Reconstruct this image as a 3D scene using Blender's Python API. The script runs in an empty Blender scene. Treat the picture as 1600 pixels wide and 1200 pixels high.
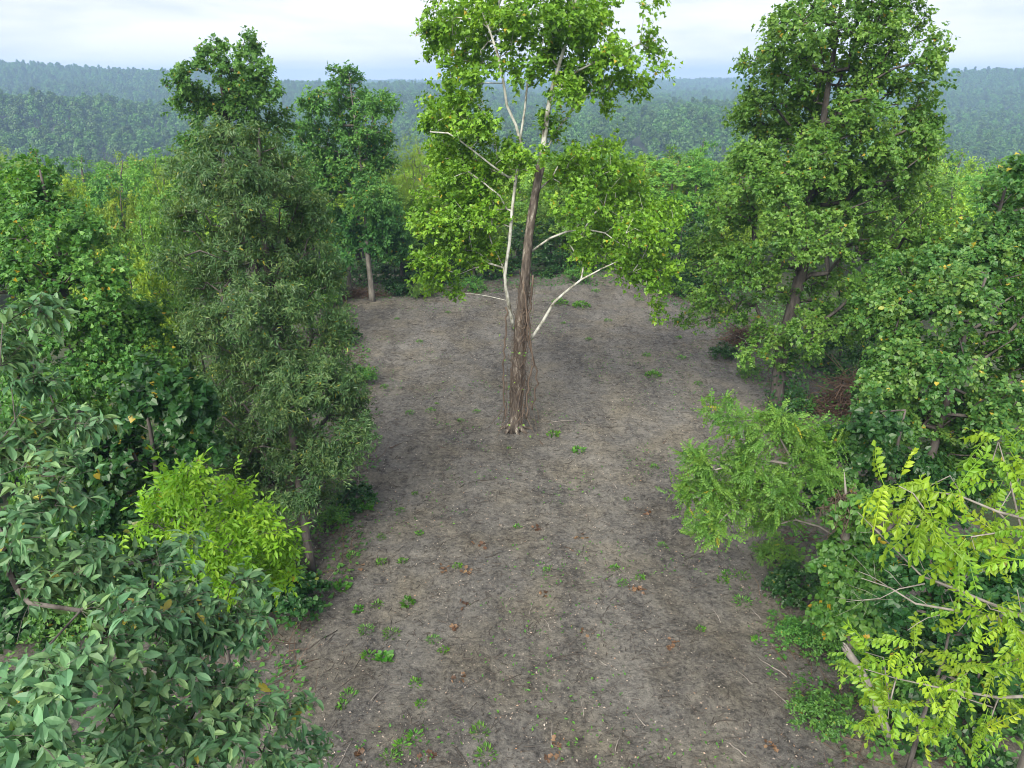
import bpy, math, random
import numpy as np
from mathutils import Matrix, Vector

# ------------------------------------------------------------------ camera, sky, sun, exposure
S = bpy.context.scene
C = S.collection
EYE = 12.0                      # the camera hovers 12 m above the clearing
PITCH = math.radians(22.8)
cam_d = bpy.data.cameras.new('camera'); cam = bpy.data.objects.new('camera', cam_d); C.objects.link(cam)
cam_d.sensor_width = 36; cam_d.lens = 36 * 1110 / 1600; cam_d.clip_start = 0.1; cam_d.clip_end = 12000
cam.location = (0, 0, EYE); cam.rotation_euler = (math.pi / 2 - PITCH, 0, 0)
S.camera = cam
S.view_settings.view_transform = 'Standard'; S.view_settings.look = 'None'
S.view_settings.gamma = 1; S.view_settings.use_curve_mapping = False
S.view_settings.exposure = 2.68
SUN_EL, SUN_AZ = math.radians(40), math.radians(-158)     # azimuth clockwise from +Y: behind the camera, to its left
w = bpy.data.worlds.new('World'); S.world = w; w.use_nodes = True
nt = w.node_tree; N = nt.nodes; Lk = nt.links
for n in list(N): N.remove(n)
def node(tree, kind, **kw):
    n = tree.nodes.new(kind)
    for k, v in kw.items(): setattr(n, k, v)
    return n
def setin(n, **kw):
    for k, v in kw.items(): n.inputs[k.replace('_', ' ')].default_value = v
sky = node(nt, 'ShaderNodeTexSky', sky_type='NISHITA', sun_disc=False, sun_elevation=SUN_EL, sun_rotation=SUN_AZ)
tc = node(nt, 'ShaderNodeTexCoord')
sep = node(nt, 'ShaderNodeSeparateXYZ'); Lk.new(tc.outputs['Generated'], sep.inputs[0])
def mth(tree, op, a, b=None, c=None):
    n = node(tree, 'ShaderNodeMath', operation=op)
    for i, v in enumerate((a, b, c)):
        if v is None: continue
        if isinstance(v, (int, float)): n.inputs[i].default_value = v
        else: tree.links.new(v, n.inputs[i])
    return n.outputs[0]
za = mth(nt, 'ABSOLUTE', sep.outputs[2]); zz = mth(nt, 'ADD', za, 0.16)
px_ = mth(nt, 'DIVIDE', sep.outputs[0], zz); py_ = mth(nt, 'DIVIDE', sep.outputs[1], zz)
cmb = node(nt, 'ShaderNodeCombineXYZ'); Lk.new(px_, cmb.inputs[0]); Lk.new(py_, cmb.inputs[1])
n1 = node(nt, 'ShaderNodeTexNoise'); setin(n1, Scale=0.55, Detail=7.0, Roughness=0.55, Distortion=0.3); Lk.new(cmb.outputs[0], n1.inputs['Vector'])
cmb2 = node(nt, 'ShaderNodeCombineXYZ')
Lk.new(sep.outputs[0], cmb2.inputs[0]); Lk.new(sep.outputs[1], cmb2.inputs[1]); Lk.new(mth(nt, 'MULTIPLY', sep.outputs[2], 10.0), cmb2.inputs[2])
n2 = node(nt, 'ShaderNodeTexNoise'); setin(n2, Scale=2.1, Detail=6.0, Roughness=0.52, Distortion=0.4); Lk.new(cmb2.outputs[0], n2.inputs['Vector'])
mixn = mth(nt, 'ADD', mth(nt, 'MULTIPLY', n1.outputs[0], 0.55), mth(nt, 'MULTIPLY', n2.outputs[0], 0.45))
cr = node(nt, 'ShaderNodeValToRGB'); Lk.new(mixn, cr.inputs[0])
el = cr.color_ramp.elements
el[0].position = 0.42; el[0].color = (0.52, 0.54, 0.60, 1)
el[1].position = 0.565; el[1].color = (0.82, 0.78, 0.775, 1)
e = el.new(0.48); e.color = (0.665, 0.65, 0.68, 1)
SKY_L = 2.5
scl = node(nt, 'ShaderNodeVectorMath', operation='SCALE'); scl.inputs['Scale'].default_value = SKY_L; Lk.new(cr.outputs[0], scl.inputs[0])
mx = node(nt, 'ShaderNodeMix', data_type='RGBA'); mx.inputs[0].default_value = 0.965
Lk.new(sky.outputs[0], mx.inputs[6]); Lk.new(scl.outputs[0], mx.inputs[7])
bg = node(nt, 'ShaderNodeBackground'); bg.inputs[1].default_value = 0.1; Lk.new(mx.outputs[2], bg.inputs[0])
wo = node(nt, 'ShaderNodeOutputWorld'); Lk.new(bg.outputs[0], wo.inputs[0])
sun_d = bpy.data.lights.new('sun', 'SUN'); sun = bpy.data.objects.new('sun', sun_d); C.objects.link(sun)
sun_d.energy = 1.5; sun_d.angle = math.radians(48); sun_d.color = (1.0, 0.93, 0.80)
sd = Vector((math.sin(SUN_AZ) * math.cos(SUN_EL), math.cos(SUN_AZ) * math.cos(SUN_EL), math.sin(SUN_EL)))
sun.rotation_euler = sd.to_track_quat('Z', 'Y').to_euler()
S.cycles.max_bounces = 6; S.cycles.diffuse_bounces = 3; S.cycles.glossy_bounces = 2; S.cycles.transmission_bounces = 4
S.cycles.volume_bounces = 1; S.cycles.transparent_max_bounces = 4
S.cycles.use_denoising = True; S.cycles.filter_width = 1.0

# ------------------------------------------------------------------ small tools
rng = np.random.default_rng(7)
random.seed(7)
cP, sP = math.cos(PITCH), math.sin(PITCH)
def atY(px, py, Y):
    """the real point that lies Y metres north of the camera on the photograph's sight line"""
    u = (px - 800) / 1110; v = (600 - py) / 1110; s = Y / (cP + v * sP)
    return np.array((u * s, Y, EYE + s * (v * cP - sP)))
def onground(px, py, z=0.0):
    v = (600 - py) / 1110; s = (EYE - z) / (sP - v * cP); u = (px - 800) / 1110
    return np.array((u * s, s * (cP + v * sP), z))
def unit(a): return a / np.maximum(np.linalg.norm(a, axis=-1, keepdims=True), 1e-9)
def smooth(a, b, x):
    t = np.clip((x - a) / (b - a), 0, 1); return t * t * (3 - 2 * t)
_grids = {}
def vnoise(x, y, seed=0):
    if seed not in _grids: _grids[seed] = np.random.default_rng(1000 + seed).random((256, 256))
    g = _grids[seed]; xi = np.floor(x).astype(int); yi = np.floor(y).astype(int); fx = x - xi; fy = y - yi
    fx = fx * fx * (3 - 2 * fx); fy = fy * fy * (3 - 2 * fy); a = lambda i, j: g[(xi + i) & 255, (yi + j) & 255]
    return (a(0, 0) * (1 - fx) + a(1, 0) * fx) * (1 - fy) + (a(0, 1) * (1 - fx) + a(1, 1) * fx) * fy - 0.5
def tagp(o, label=None, cat=None, group=None, kind=None):
    for k, v in (('label', label), ('category', cat), ('group', group), ('kind', kind)):
        if v: o[k] = v
    return o
def mesh_np(name, V, F, mat, tint=None, smooth_=False):
    """V (n,3); F (m,k) all faces alike"""
    me = bpy.data.meshes.new(name); V = np.asarray(V, np.float32); F = np.asarray(F, np.int32)
    m, k = F.shape
    me.vertices.add(len(V)); me.vertices.foreach_set('co', V.ravel())
    me.loops.add(m * k); me.loops.foreach_set('vertex_index', F.ravel())
    me.polygons.add(m); me.polygons.foreach_set('loop_start', np.arange(0, m * k, k, dtype=np.int32))
    me.polygons.foreach_set('use_smooth', np.full(m, smooth_))
    if tint is not None:
        at = me.attributes.new('tint', 'FLOAT', 'FACE'); at.data.foreach_set('value', np.asarray(tint, np.float32))
    me.update(calc_edges=True); me.materials.append(mat)
    return me
def obj(name, me, parent=None, kind=None):
    o = bpy.data.objects.new(name, me); C.objects.link(o)
    if parent is not None: o.parent = parent
    if kind: o['kind'] = kind
    return o
def empty(name, loc, label, cat, group=None):
    o = bpy.data.objects.new(name, None); C.objects.link(o); o.location = [float(a) for a in loc]
    o.empty_display_size = 0.2
    return tagp(o, label, cat, group)
def copy_tree(root, loc, rz=0.0, sc=(1, 1, 1), label=None, group=None):
    r = root.copy(); C.objects.link(r); r.location = [float(a) for a in loc]; r.rotation_euler = (0, 0, rz); r.scale = sc
    if label: r['label'] = label
    if group: r['group'] = group
    for ch in root.children:
        c = ch.copy(); C.objects.link(c); c.parent = r
        for g in ch.children:
            d = g.copy(); C.objects.link(d); d.parent = c
    return r

# ------------------------------------------------------------------ materials
def newmat(name):
    m = bpy.data.materials.new(name); m.use_nodes = True; t = m.node_tree
    for n in list(t.nodes): t.nodes.remove(n)
    return m, t
def ramp(t, src, stops):
    r = node(t, 'ShaderNodeValToRGB'); t.links.new(src, r.inputs[0]); e = r.color_ramp.elements
    e[0].position, e[0].color = stops[0][0], (*stops[0][1], 1); e[1].position, e[1].color = stops[-1][0], (*stops[-1][1], 1)
    for p, c in stops[1:-1]: x = e.new(p); x.color = (*c, 1)
    return r.outputs[0]
def leafmat(name, dark, mid, light, rare=(0.30, 0.24, 0.03), rare_at=0.95, rough=0.45, trans=0.36, sheen=0.4, vary=.30):
    m, t = newmat(name)
    a = node(t, 'ShaderNodeAttribute', attribute_name='tint')
    oi = node(t, 'ShaderNodeObjectInfo')
    col = ramp(t, a.outputs['Fac'], [(0.0, dark), (0.45, mid), (rare_at - 0.06, light), (rare_at + 0.03, rare)])
    hs = node(t, 'ShaderNodeHueSaturation'); t.links.new(col, hs.inputs['Color'])
    t.links.new(mth(t, 'ADD', mth(t, 'MULTIPLY', oi.outputs['Random'], 0.016), 0.490), hs.inputs['Hue'])
    t.links.new(mth(t, 'ADD', mth(t, 'MULTIPLY', oi.outputs['Random'], vary), 1.0 - vary * .45), hs.inputs['Value'])
    p = node(t, 'ShaderNodeBsdfPrincipled'); t.links.new(hs.outputs[0], p.inputs['Base Color'])
    setin(p, Roughness=rough); p.inputs['Specular IOR Level'].default_value = sheen; G_ = 1.0
    tr = node(t, 'ShaderNodeBsdfTranslucent')
    bri = node(t, 'ShaderNodeMix', data_type='RGBA', blend_type='MULTIPLY'); bri.inputs[0].default_value = 1
    t.links.new(hs.outputs[0], bri.inputs[6]); bri.inputs[7].default_value = (1.5, 1.35, 0.6, 1); t.links.new(bri.outputs[2], tr.inputs[0])
    ms = node(t, 'ShaderNodeMixShader'); ms.inputs[0].default_value = trans
    t.links.new(p.outputs[0], ms.inputs[1]); t.links.new(tr.outputs[0], ms.inputs[2])
    o = node(t, 'ShaderNodeOutputMaterial'); t.links.new(ms.outputs[0], o.inputs[0])
    return m
def barkmat(name, stops, scale=6.0, stretch=0.25, bump=0.4, rough=0.85):
    m, t = newmat(name)
    tcn = node(t, 'ShaderNodeTexCoord'); mp = node(t, 'ShaderNodeMapping'); mp.inputs['Scale'].default_value = (1, 1, stretch)
    t.links.new(tcn.outputs['Object'], mp.inputs[0])
    n = node(t, 'ShaderNodeTexNoise'); setin(n, Scale=scale, Detail=8.0, Roughness=0.65); t.links.new(mp.outputs[0], n.inputs['Vector'])
    p = node(t, 'ShaderNodeBsdfPrincipled'); setin(p, Roughness=rough); p.inputs['Specular IOR Level'].default_value = 0.2
    t.links.new(ramp(t, n.outputs[0], stops), p.inputs['Base Color'])
    b = node(t, 'ShaderNodeBump'); setin(b, Strength=bump, Distance=0.05); t.links.new(n.outputs[0], b.inputs['Height']); t.links.new(b.outputs[0], p.inputs['Normal'])
    o = node(t, 'ShaderNodeOutputMaterial'); t.links.new(p.outputs[0], o.inputs[0])
    return m
M_bark = barkmat('grey_bark', [(0.35, (0.03, 0.027, 0.025)), (0.65, (0.115, 0.105, 0.098))])
M_barkpale = barkmat('pale_grey_bark', [(0.35, (0.09, 0.085, 0.075)), (0.65, (0.22, 0.21, 0.19))])
M_syc_white = barkmat('white_peeling_bark', [(0.34, (0.07, 0.065, 0.05)), (0.45, (0.24, 0.245, 0.21)), (0.56, (0.40, 0.41, 0.38)), (0.7, (0.46, 0.46, 0.44))], scale=5, stretch=0.5, bump=0.2)
M_syc_brown = barkmat('brown_flaking_bark', [(0.32, (0.03, 0.026, 0.023)), (0.5, (0.095, 0.08, 0.068)), (0.6, (0.17, 0.15, 0.13)), (0.7, (0.34, 0.33, 0.29))], scale=9, stretch=0.3, bump=0.7)
M_vine = barkmat('dead_vine_bark', [(0.3, (0.04, 0.03, 0.024)), (0.7, (0.15, 0.115, 0.09))], scale=3)
M_dead = barkmat('bleached_dead_wood', [(0.3, (0.11, 0.10, 0.09)), (0.7, (0.29, 0.27, 0.25))], scale=8)
M_brush = barkmat('brown_cut_brush', [(0.3, (0.035, 0.023, 0.018)), (0.7, (0.15, 0.10, 0.072))], scale=2)
M_twig = barkmat('dark_litter_twig', [(0.3, (0.018, 0.015, 0.013)), (0.7, (0.10, 0.088, 0.078))], scale=4)

# ------------------------------------------------------------------ leaf shapes (x across, y along, z up)
def tpl(v, f): return np.array(v, float), np.array(f, int)
OVATE = tpl([(0, 0, 0), (.24, .28, .05), (.24, .62, .03), (0, 1, -.10), (-.24, .62, .03), (-.24, .28, .05)], [(0, 1, 2, 3), (0, 3, 4, 5)])
HEART = tpl([(0, 0, 0), (.40, -.02, .06), (.44, .45, .05), (0, 1, -.12), (-.44, .45, .05), (-.40, -.02, .06)], [(0, 1, 2, 3), (0, 3, 4, 5)])
LANCE = tpl([(0, 0, 0), (.15, .42, .035), (0, 1, -.10), (-.15, .42, .035)], [(0, 1, 2, 3)])
BLADE = tpl([(0, 0, 0), (.42, .35, .06), (0, 1, -.1), (-.42, .35, .06)], [(0, 1, 2, 3)])
CHIP = tpl([(0, 0, 0), (.3, .45, .05), (0, 1, 0), (-.3, .5, .05)], [(0, 1, 2, 3)])
LOBED = tpl([(0, 0, 0), (.46, .14, .06), (.22, .38, .02), (.46, .66, .06), (0, 1.0, -.12), (-.46, .14, .06), (-.22, .38, .02), (-.46, .66, .06)],
            [(0, 1, 2), (0, 2, 4), (2, 3, 4), (0, 6, 5), (0, 4, 6), (6, 4, 7)])
LOBE4 = tpl([(0, 0, 0), (.50, .26, .06), (.24, .56, .03), (0, 1, -.12), (-.24, .56, .03), (-.50, .26, .06)], [(0, 1, 2, 3), (0, 3, 4, 5)])
def big_leaf(seed):
    """elliptic leaves with pointed tips, folded on the midrib, each with its own droop, curl and wave"""
    r = np.random.default_rng(seed); out = []
    ys = [0, .15, .42, .72, 1.0]; ws = np.array([.015, .125, .215, .155, .0])
    for q in range(6):
        V = []; F = []; dr = .08 + .4 * r.random(); fold = .15 + .4 * r.random(); tw = r.normal() * .12; k = .85 + .35 * r.random()
        for y, w_ in zip(ys, ws * k):
            z = -dr * y * y; x0 = tw * y * y; e = r.normal() * .02
            V += [(x0 - w_, y + .03 * r.normal() * w_, z + fold * w_ + e), (x0, y, z), (x0 + w_, y, z + fold * w_ - e)]
        for i in range(len(ys) - 1):
            a = 3 * i; F += [(a, a + 1, a + 4, a + 3), (a + 1, a + 2, a + 5, a + 4)]
        out.append(V)
    return np.array(out, float), np.array(F, int)
BIG = big_leaf(3)
def pinnate(pairs, ll, lw, droop=.25, hang=.35, seed=1, kinds=5):
    """compound leaves: rachis with paired leaflets and one at the tip, in a few different states"""
    r = np.random.default_rng(seed); out = []
    for q in range(kinds):
        V = []; F = []; dr = droop * (.4 + 1.3 * r.random()); side = r.normal() * .14
        rach = lambda y: np.array((side * y * y, y, -dr * y * y))
        def leaflet(p, d, n, L, W):
            d = unit(np.array(d) + r.normal(size=3) * .16); n = np.array(n, float) + r.normal(size=3) * .2; s = unit(np.cross(d, n)); b = len(V); nn = np.cross(s, d); L *= .8 + .35 * r.random()
            if r.random() < .06: L, W = L * .1, W * .1
            V.extend([p, p + d * L * .4 + s * W + nn * .02, p + d * L * .75 + s * W * .6 - nn * .01, p + d * L - nn * .05 * L, p + d * L * .75 - s * W * .6 - nn * .01, p + d * L * .4 - s * W + nn * .02])
            F.extend([(b, b + 1, b + 2, b + 3), (b, b + 3, b + 4, b + 5)])
        for i in range(pairs):
            k = 1 - .3 * abs(i / pairs - .45)
            for sgn in (-1, 1): y = .18 + .78 * (i + .3 * r.random()) / pairs; leaflet(rach(y), (sgn * .9, .42, -hang * (.5 + r.random())), (sgn * .3, 0, 1), ll * k, lw * k)
        leaflet(rach(.97), (side, 1, -.4), (0, .3, 1), ll, lw)
        for i in range(4):
            y0, y1 = i / 4, (i + 1) / 4; b = len(V); w_ = np.array((.008, 0, 0)); V.extend([rach(y0) - w_, rach(y0) + w_, rach(y1) + w_, rach(y1) - w_]); F.append((b, b + 1, b + 2, b + 3))
        out.append(V)
    return np.array(out, float), np.array(F, int)
WALNUT = pinnate(7, .23, .058, .42, .75)
FERNY = pinnate(6, .22, .065, .2, .3)
ASH = pinnate(3, .40, .085, .4, .7)
FINE = (FERNY[0], FERNY[1][::2])

def leaf_geo(T, pos, d, n, size, wide=None):
    """leaf array -> vertices, faces"""
    TV, TF = T; d = unit(d); s = unit(np.cross(d, n)); nn = np.cross(s, d); m = len(pos)
    TV = TV[None] if TV.ndim == 2 else TV[(np.arange(m) * 7919) % len(TV)]; k = TV.shape[1]
    sx = size if wide is None else size * wide
    V = pos[:, None, :] + (TV[:, :, 0:1] * s[:, None, :]) * sx[:, None, None] + (TV[:, :, 1:2] * d[:, None, :] + TV[:, :, 2:3] * nn[:, None, :]) * size[:, None, None]
    F = TF[None] + (np.arange(m) * k)[:, None, None]
    return V.reshape(-1, 3), F.reshape(-1, TF.shape[1])

# ------------------------------------------------------------------ tubes
def tube(pts, rad, sides=8, wob=0.0, seed=0, cap=True):
    """a swept tube as quads"""
    pts = np.asarray(pts, float); rad = np.asarray(rad, float); n = len(pts)
    tan = unit(np.gradient(pts, axis=0)); ref = np.tile(np.array((0.31, 0.95, 0.05)), (n, 1))
    flat = np.abs((tan * ref).sum(1)) > .9; ref[flat] = (1, 0.1, 0)
    a = unit(np.cross(tan, ref)); b = np.cross(tan, a)
    th = np.linspace(0, 2 * np.pi, sides, endpoint=False); r = np.random.default_rng(seed)
    rr = rad[:, None] * (1 + wob * (r.random((n, sides)) - .5))
    V = pts[:, None] + rr[..., None] * (np.cos(th)[None, :, None] * a[:, None] + np.sin(th)[None, :, None] * b[:, None])
    V = V.reshape(-1, 3); F = []
    i = np.arange(n - 1)[:, None] * sides; j = np.arange(sides)[None]; jn = (j + 1) % sides
    F = np.stack([i + j, i + jn, i + sides + jn, i + sides + j], -1).reshape(-1, 4)
    if cap and sides == 4: F = np.vstack([F, [[(n - 1) * 4 + q for q in range(4)]], [[3, 2, 1, 0]]])
    elif cap:
        e0 = len(V); V = np.vstack([V, pts[-1:], pts[:1]])
        q = np.arange(0, sides, 2)
        top = np.stack([np.full(len(q), e0), (n - 1) * sides + q, (n - 1) * sides + (q + 1) % sides, (n - 1) * sides + (q + 2) % sides], -1)
        F = np.vstack([F, top, np.stack([np.full(len(q), e0 + 1), (q + 2) % sides, (q + 1) % sides, q], -1)])
    return V, F
def join(parts):
    V = []; F = []; o = 0
    for v, f in parts: V.append(v); F.append(f + o); o += len(v)
    return np.vstack(V), np.vstack(F)
def resample(pts, step):
    pts = np.asarray(pts, float); out = [pts[0]]
    P = np.vstack([2 * pts[0] - pts[1], pts, 2 * pts[-1] - pts[-2]])
    for i in range(1, len(pts)):
        p0, p1, p2, p3 = P[i - 1], P[i], P[i + 1], P[i + 2]; k = max(1, int(np.linalg.norm((p2 - p1)[:3]) / step))
        for q in range(1, k + 1):
            t = q / k; out.append(.5 * ((2 * p1) + (-p0 + p2) * t + (2 * p0 - 5 * p1 + 4 * p2 - p3) * t * t + (-p0 + 3 * p1 - 3 * p2 + p3) * t ** 3))
    return np.array(out)

# ------------------------------------------------------------------ trees
def crown_points(lobes, per, r):
    """cluster centres scattered through overlapping ellipsoids, denser towards their skins"""
    out = []
    for c, rad in lobes:
        k = max(2, int(round(per * (rad[0] * rad[2] + rad[0] * rad[1] * .5))))
        v = unit(r.normal(size=(k, 3))) * (r.random((k, 1)) ** .45)
        out.append(np.asarray(c) + v * np.asarray(rad))
    return np.vstack(out)
def skeleton(trunk, limbs, P, r, axis):
    """join every cluster to the nearest lower wood; returns node positions, parents, tips"""
    pos = [p[:3] for p in trunk]; par = [i - 1 for i in range(len(trunk))]; fixed = [True] * len(trunk)
    for lb in limbs:
        b = int(np.argmin(np.linalg.norm(np.array(pos) - lb[0, :3], axis=1)))
        for q in lb: pos.append(q[:3]); par.append(b); b = len(pos) - 1; fixed.append(True)
    A = np.zeros((len(pos) + len(P) * 14, 3)); A[:len(pos)] = pos; n = len(pos)
    dist = np.min(np.linalg.norm(P[:, None] - A[None, :n], axis=2), axis=1); tips = []
    for k in np.argsort(dist):
        p = P[k]; Q = A[:n]; dv = p - Q; d = np.linalg.norm(dv, axis=1); rise = dv[:, 2] - .25 * np.hypot(dv[:, 0], dv[:, 1])
        j = int(np.argmin(d + .8 * np.maximum(0, -rise))); a = Q[j].copy()
        m = min(13, max(1, int(d[j] / .45))); mid = (a + p) / 2 + np.array((0, 0, .12 * d[j])) + r.normal(size=3) * .08 * d[j]; b = j
        for q in range(1, m + 1):
            t = q / m; A[n] = a * (1 - t) ** 2 + 2 * mid * t * (1 - t) + p * t * t; par.append(b); fixed.append(False); b = n; n += 1
        tips.append(b)
    return A[:n], np.array(par), np.array(fixed), np.array(tips)
def spray(P, axis, spread, per, r, droop=.25, up=.8):
    """leaf positions, directions and normals on small twigs round each cluster centre"""
    k = len(P); tw = 6
    ax = np.stack([np.interp(P[:, 2], axis[:, 2], axis[:, 0]), np.interp(P[:, 2], axis[:, 2], axis[:, 1]), P[:, 2]], 1)
    out = unit((P - ax) + np.array((0, 0, .5)))
    tdir = unit(out[:, None] * .75 + r.normal(size=(k, tw, 3)) * .62)
    tlen = spread * (.5 + r.random((k, tw)))
    ids = np.repeat(np.arange(k), per); ti = r.integers(0, tw, len(ids)); u = r.random(len(ids)) ** .7
    td = tdir[ids, ti]; pos = P[ids] + td * (tlen[ids, ti] * u)[:, None] + r.normal(size=(len(ids), 3)) * spread * .10 - np.array((0, 0, 1)) * (u ** 2 * droop * spread * .6)[:, None]
    perp = r.normal(size=pos.shape); perp -= td * (perp * td).sum(1, keepdims=True)
    d = unit(td * .55 + unit(perp) * .8 - np.array((0, 0, 1)) * droop)
    n = unit(np.array((0, 0, 1)) * up + out[ids] * .5 + r.normal(size=pos.shape) * .45)
    return pos, d, n, ids, (P, tdir, tlen)
def make_tree(name, label, cat, base, trunk, lobes, leaf, lmat, bark, size, dens=5.0, spread=.5, per=60, seed=1, limbs=(), droop=.25, up=.8,
              group=None, parts=0, twigs=False, sides=4, trunk_sides=9, limb_mat=None, thin=.011, wide=None, part_name='leaf', twig_r=.006, keep=1.0):
    r = np.random.default_rng(seed); base = np.asarray(base, float); root = empty(name, base, label, cat, group)
    dens *= 2.0; per = int(per * 1.35); off = np.array((*base, 0.0)); tr = resample(np.asarray(trunk, float) - off, .45)
    L0 = [(np.asarray(c) - base, np.asarray(q)) for c, q in lobes]; lb = [resample(np.asarray(q, float) - off, .4 if np.linalg.norm(q[0][:3] - q[-1][:3]) > .6 else .1) for q in limbs]
    P = crown_points(L0, dens, r)
    A, par, fixed, tips = skeleton(tr, lb, P, r, tr)
    tv, tf = tube(tr[:, :3], tr[:, 3], trunk_sides, .14, seed); obj('trunk', mesh_np('trunk', tv, tf, bark, smooth_=True), root)
    for i, q in enumerate(lb):
        v, f = tube(q[:, :3], q[:, 3], 7, .12, seed + i); obj('limb', mesh_np('limb', v, f, limb_mat or bark, smooth_=True), root)
    load = np.zeros(len(A)); load[tips] = 1
    for i in range(len(A) - 1, 0, -1):
        if par[i] >= 0: load[par[i]] += load[i]
    rad = thin * np.sqrt(load + .3)
    free = np.where(~fixed)[0]; bl = []
    kids = {}
    for i in free: kids.setdefault(par[i], []).append(i)
    for i in free:                                             # chains of free nodes, one tube each
        p = par[i]
        if not fixed[p] and kids[p][0] == i: continue
        ch = [p, i]
        while ch[-1] in kids: ch.append(kids[ch[-1]][0])
        rr = rad[ch]; rr[0] = rr[1]; bl.append(tube(A[ch], np.maximum(rr, thin * .6), sides, 0, 0, False))
    if bl:
        v, f = join(bl); obj('branches', mesh_np('branches', v, f, limb_mat or bark, smooth_=True), root, 'stuff')
    pos, d, n, ids, tw = spray(P, tr, spread, per, r, droop, up)
    if keep < 1:
        kk = r.random(len(pos)) < keep; pos, d, n, ids = pos[kk], d[kk], n[kk], ids[kk]
    sz = size * (.65 + .6 * r.random(len(pos))); tint = np.clip(.42 * r.random(len(P))[ids] + .58 * r.random(len(pos)) , 0, 1)
    tint = np.where(r.random(len(pos)) < .010, 1.0, tint * .93)
    if twigs:
        PP, td, tl = tw; tb = []
        for i in range(len(PP)):
            for j in range(td.shape[1]):
                e = PP[i] + td[i, j] * tl[i, j]; m_ = (PP[i] + e) / 2 + r.normal(size=3) * .03 * tl[i, j]
                e = e - np.array((0, 0, droop * spread * .5)); tb.append(tube(np.array([PP[i], m_, e]), np.array((twig_r, twig_r * .8, twig_r * .5)), 3, 0, 0, False))
        v, f = join(tb); obj('twigs', mesh_np('twigs', v, f, limb_mat or bark), root, 'stuff')
    rest = np.ones(len(pos), bool)
    if parts:
        eye = np.array((0, 0, EYE)) - base; dd = np.linalg.norm(pos - eye, axis=1)
        world = pos + base; zc = world[:, 1] * cP + (EYE - world[:, 2]) * sP
        uu = world[:, 0] / np.maximum(zc, .1) * 1110 + 800; vv = 600 - (world[:, 1] * sP + (world[:, 2] - EYE) * cP) / np.maximum(zc, .1) * 1110
        inside = (zc > .5) & (uu > 0) & (uu < 1600) & (vv > 0) & (vv < 1200)
        pick = np.argsort(np.where(inside, dd / sz, 1e9))[:parts]; rest[pick] = False
        LV = leaf[0][None] if leaf[0].ndim == 2 else leaf[0]
        protos = [[mesh_np(part_name, v_, leaf[1], lmat, np.full(len(leaf[1]), t_)) for v_ in LV] for t_ in (.1, .25, .4, .5, .6, .72, .85)]
        s_ = unit(np.cross(unit(d), n)); nn = np.cross(s_, unit(d))
        for i in pick:
            o = obj(part_name, protos[min(6, int(tint[i] * 7))][i % len(LV)], root)
            wd = wide if wide else 1.0
            o.matrix_basis = Matrix(((s_[i, 0] * sz[i], d[i, 0] * sz[i], nn[i, 0] * sz[i], pos[i, 0]), (s_[i, 1] * sz[i], d[i, 1] * sz[i], nn[i, 1] * sz[i], pos[i, 1]),
                                     (s_[i, 2] * sz[i], d[i, 2] * sz[i], nn[i, 2] * sz[i], pos[i, 2]), (0, 0, 0, 1)))
    V, F = leaf_geo(leaf, pos[rest], d[rest], n[rest], sz[rest])
    obj('crown', mesh_np('crown', V, F, lmat, np.repeat(tint[rest], len(leaf[1]))), root, 'stuff')
    return root
def lobes_at(Y, rows, dy=1.5, seed=0, deep=1.0):
    """rows of (x, y, half width, half height[, Y]) read off the photograph -> ellipsoids standing in space"""
    r = np.random.default_rng(50 + seed); out = []
    for q in rows:
        yy = (q[4] if len(q) > 4 else Y) + (r.random() - .5) * 2 * dy
        c = atY(q[0], q[1], yy); s = yy * cP + (EYE - c[2]) * sP; k = s / 1110
        out.append((c, np.array((q[2] * k, q[2] * k * deep, q[3] * k))))
    return out
def line_at(Y, rows, dY=None):
    """trunk or limb line: rows of (x, y, radius[, Y])"""
    return np.array([(*atY(q[0], q[1], q[3] if len(q) > 3 else Y), q[2]) for q in rows])

# ------------------------------------------------------------------ the land
XL = (np.array([-30, 9.6, 15.4, 22.6, 31.7, 41, 60]), np.array([-5.2, -5.2, -5.2, -5.4, -7.6, -10.6, -11]))
XR = (np.array([-30, 9.6, 13, 15.4, 20, 28, 39, 46, 60]), np.array([6.0, 6.2, 6.8, 7.4, 9.2, 11.6, 11.0, 8, 7]))
def edge_dist(x, y):
    xl = np.interp(y, *XL); xr = np.interp(y, *XR); ye = 43 + 3.2 * smooth(-4, 6, x)
    return np.maximum(np.maximum(xl - x, x - xr), y - ye)
TH = np.radians([-60, -34, -23, -15, -7, 5, 16, 22, 30, 34, 60])
RR = np.array([250, 330, 420, 560, 700, 950, 1200, 1500, 2000, 2800, 4400])
ZT = np.array([
    [-44, -50, -46, -30, -12, -20, 0, 28, 16, 4, 0],
    [-44, -50, -46, -30, -12, -20, 0, 31, 16, 4, 0],
    [-44, -50, -48, -34, -18, -24, -8, 14, 8, 0, 0],
    [-44, -52, -54, -42, -30, -26, -12, -1, 0, -2, 0],
    [-44, -52, -54, -40, -26, -18, -6, 1, 0, -2, 0],
    [-44, -48, -40, -28, -17, -24, -22, -8, -4, -2, 0],
    [-44, -48, -40, -27, -17, -26, -24, -12, -4, 3, 0],
    [-44, -50, -46, -38, -32, -30, -22, -8, 0, 2, 0],
    [-44, -54, -58, -54, -42, -28, -8, 10, 4, 0, 0],
    [-44, -54, -58, -54, -42, -28, -6, 13, 6, 0, 0],
    [-44, -54, -58, -54, -42, -28, -6, 13, 6, 0, 0]], float)
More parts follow.
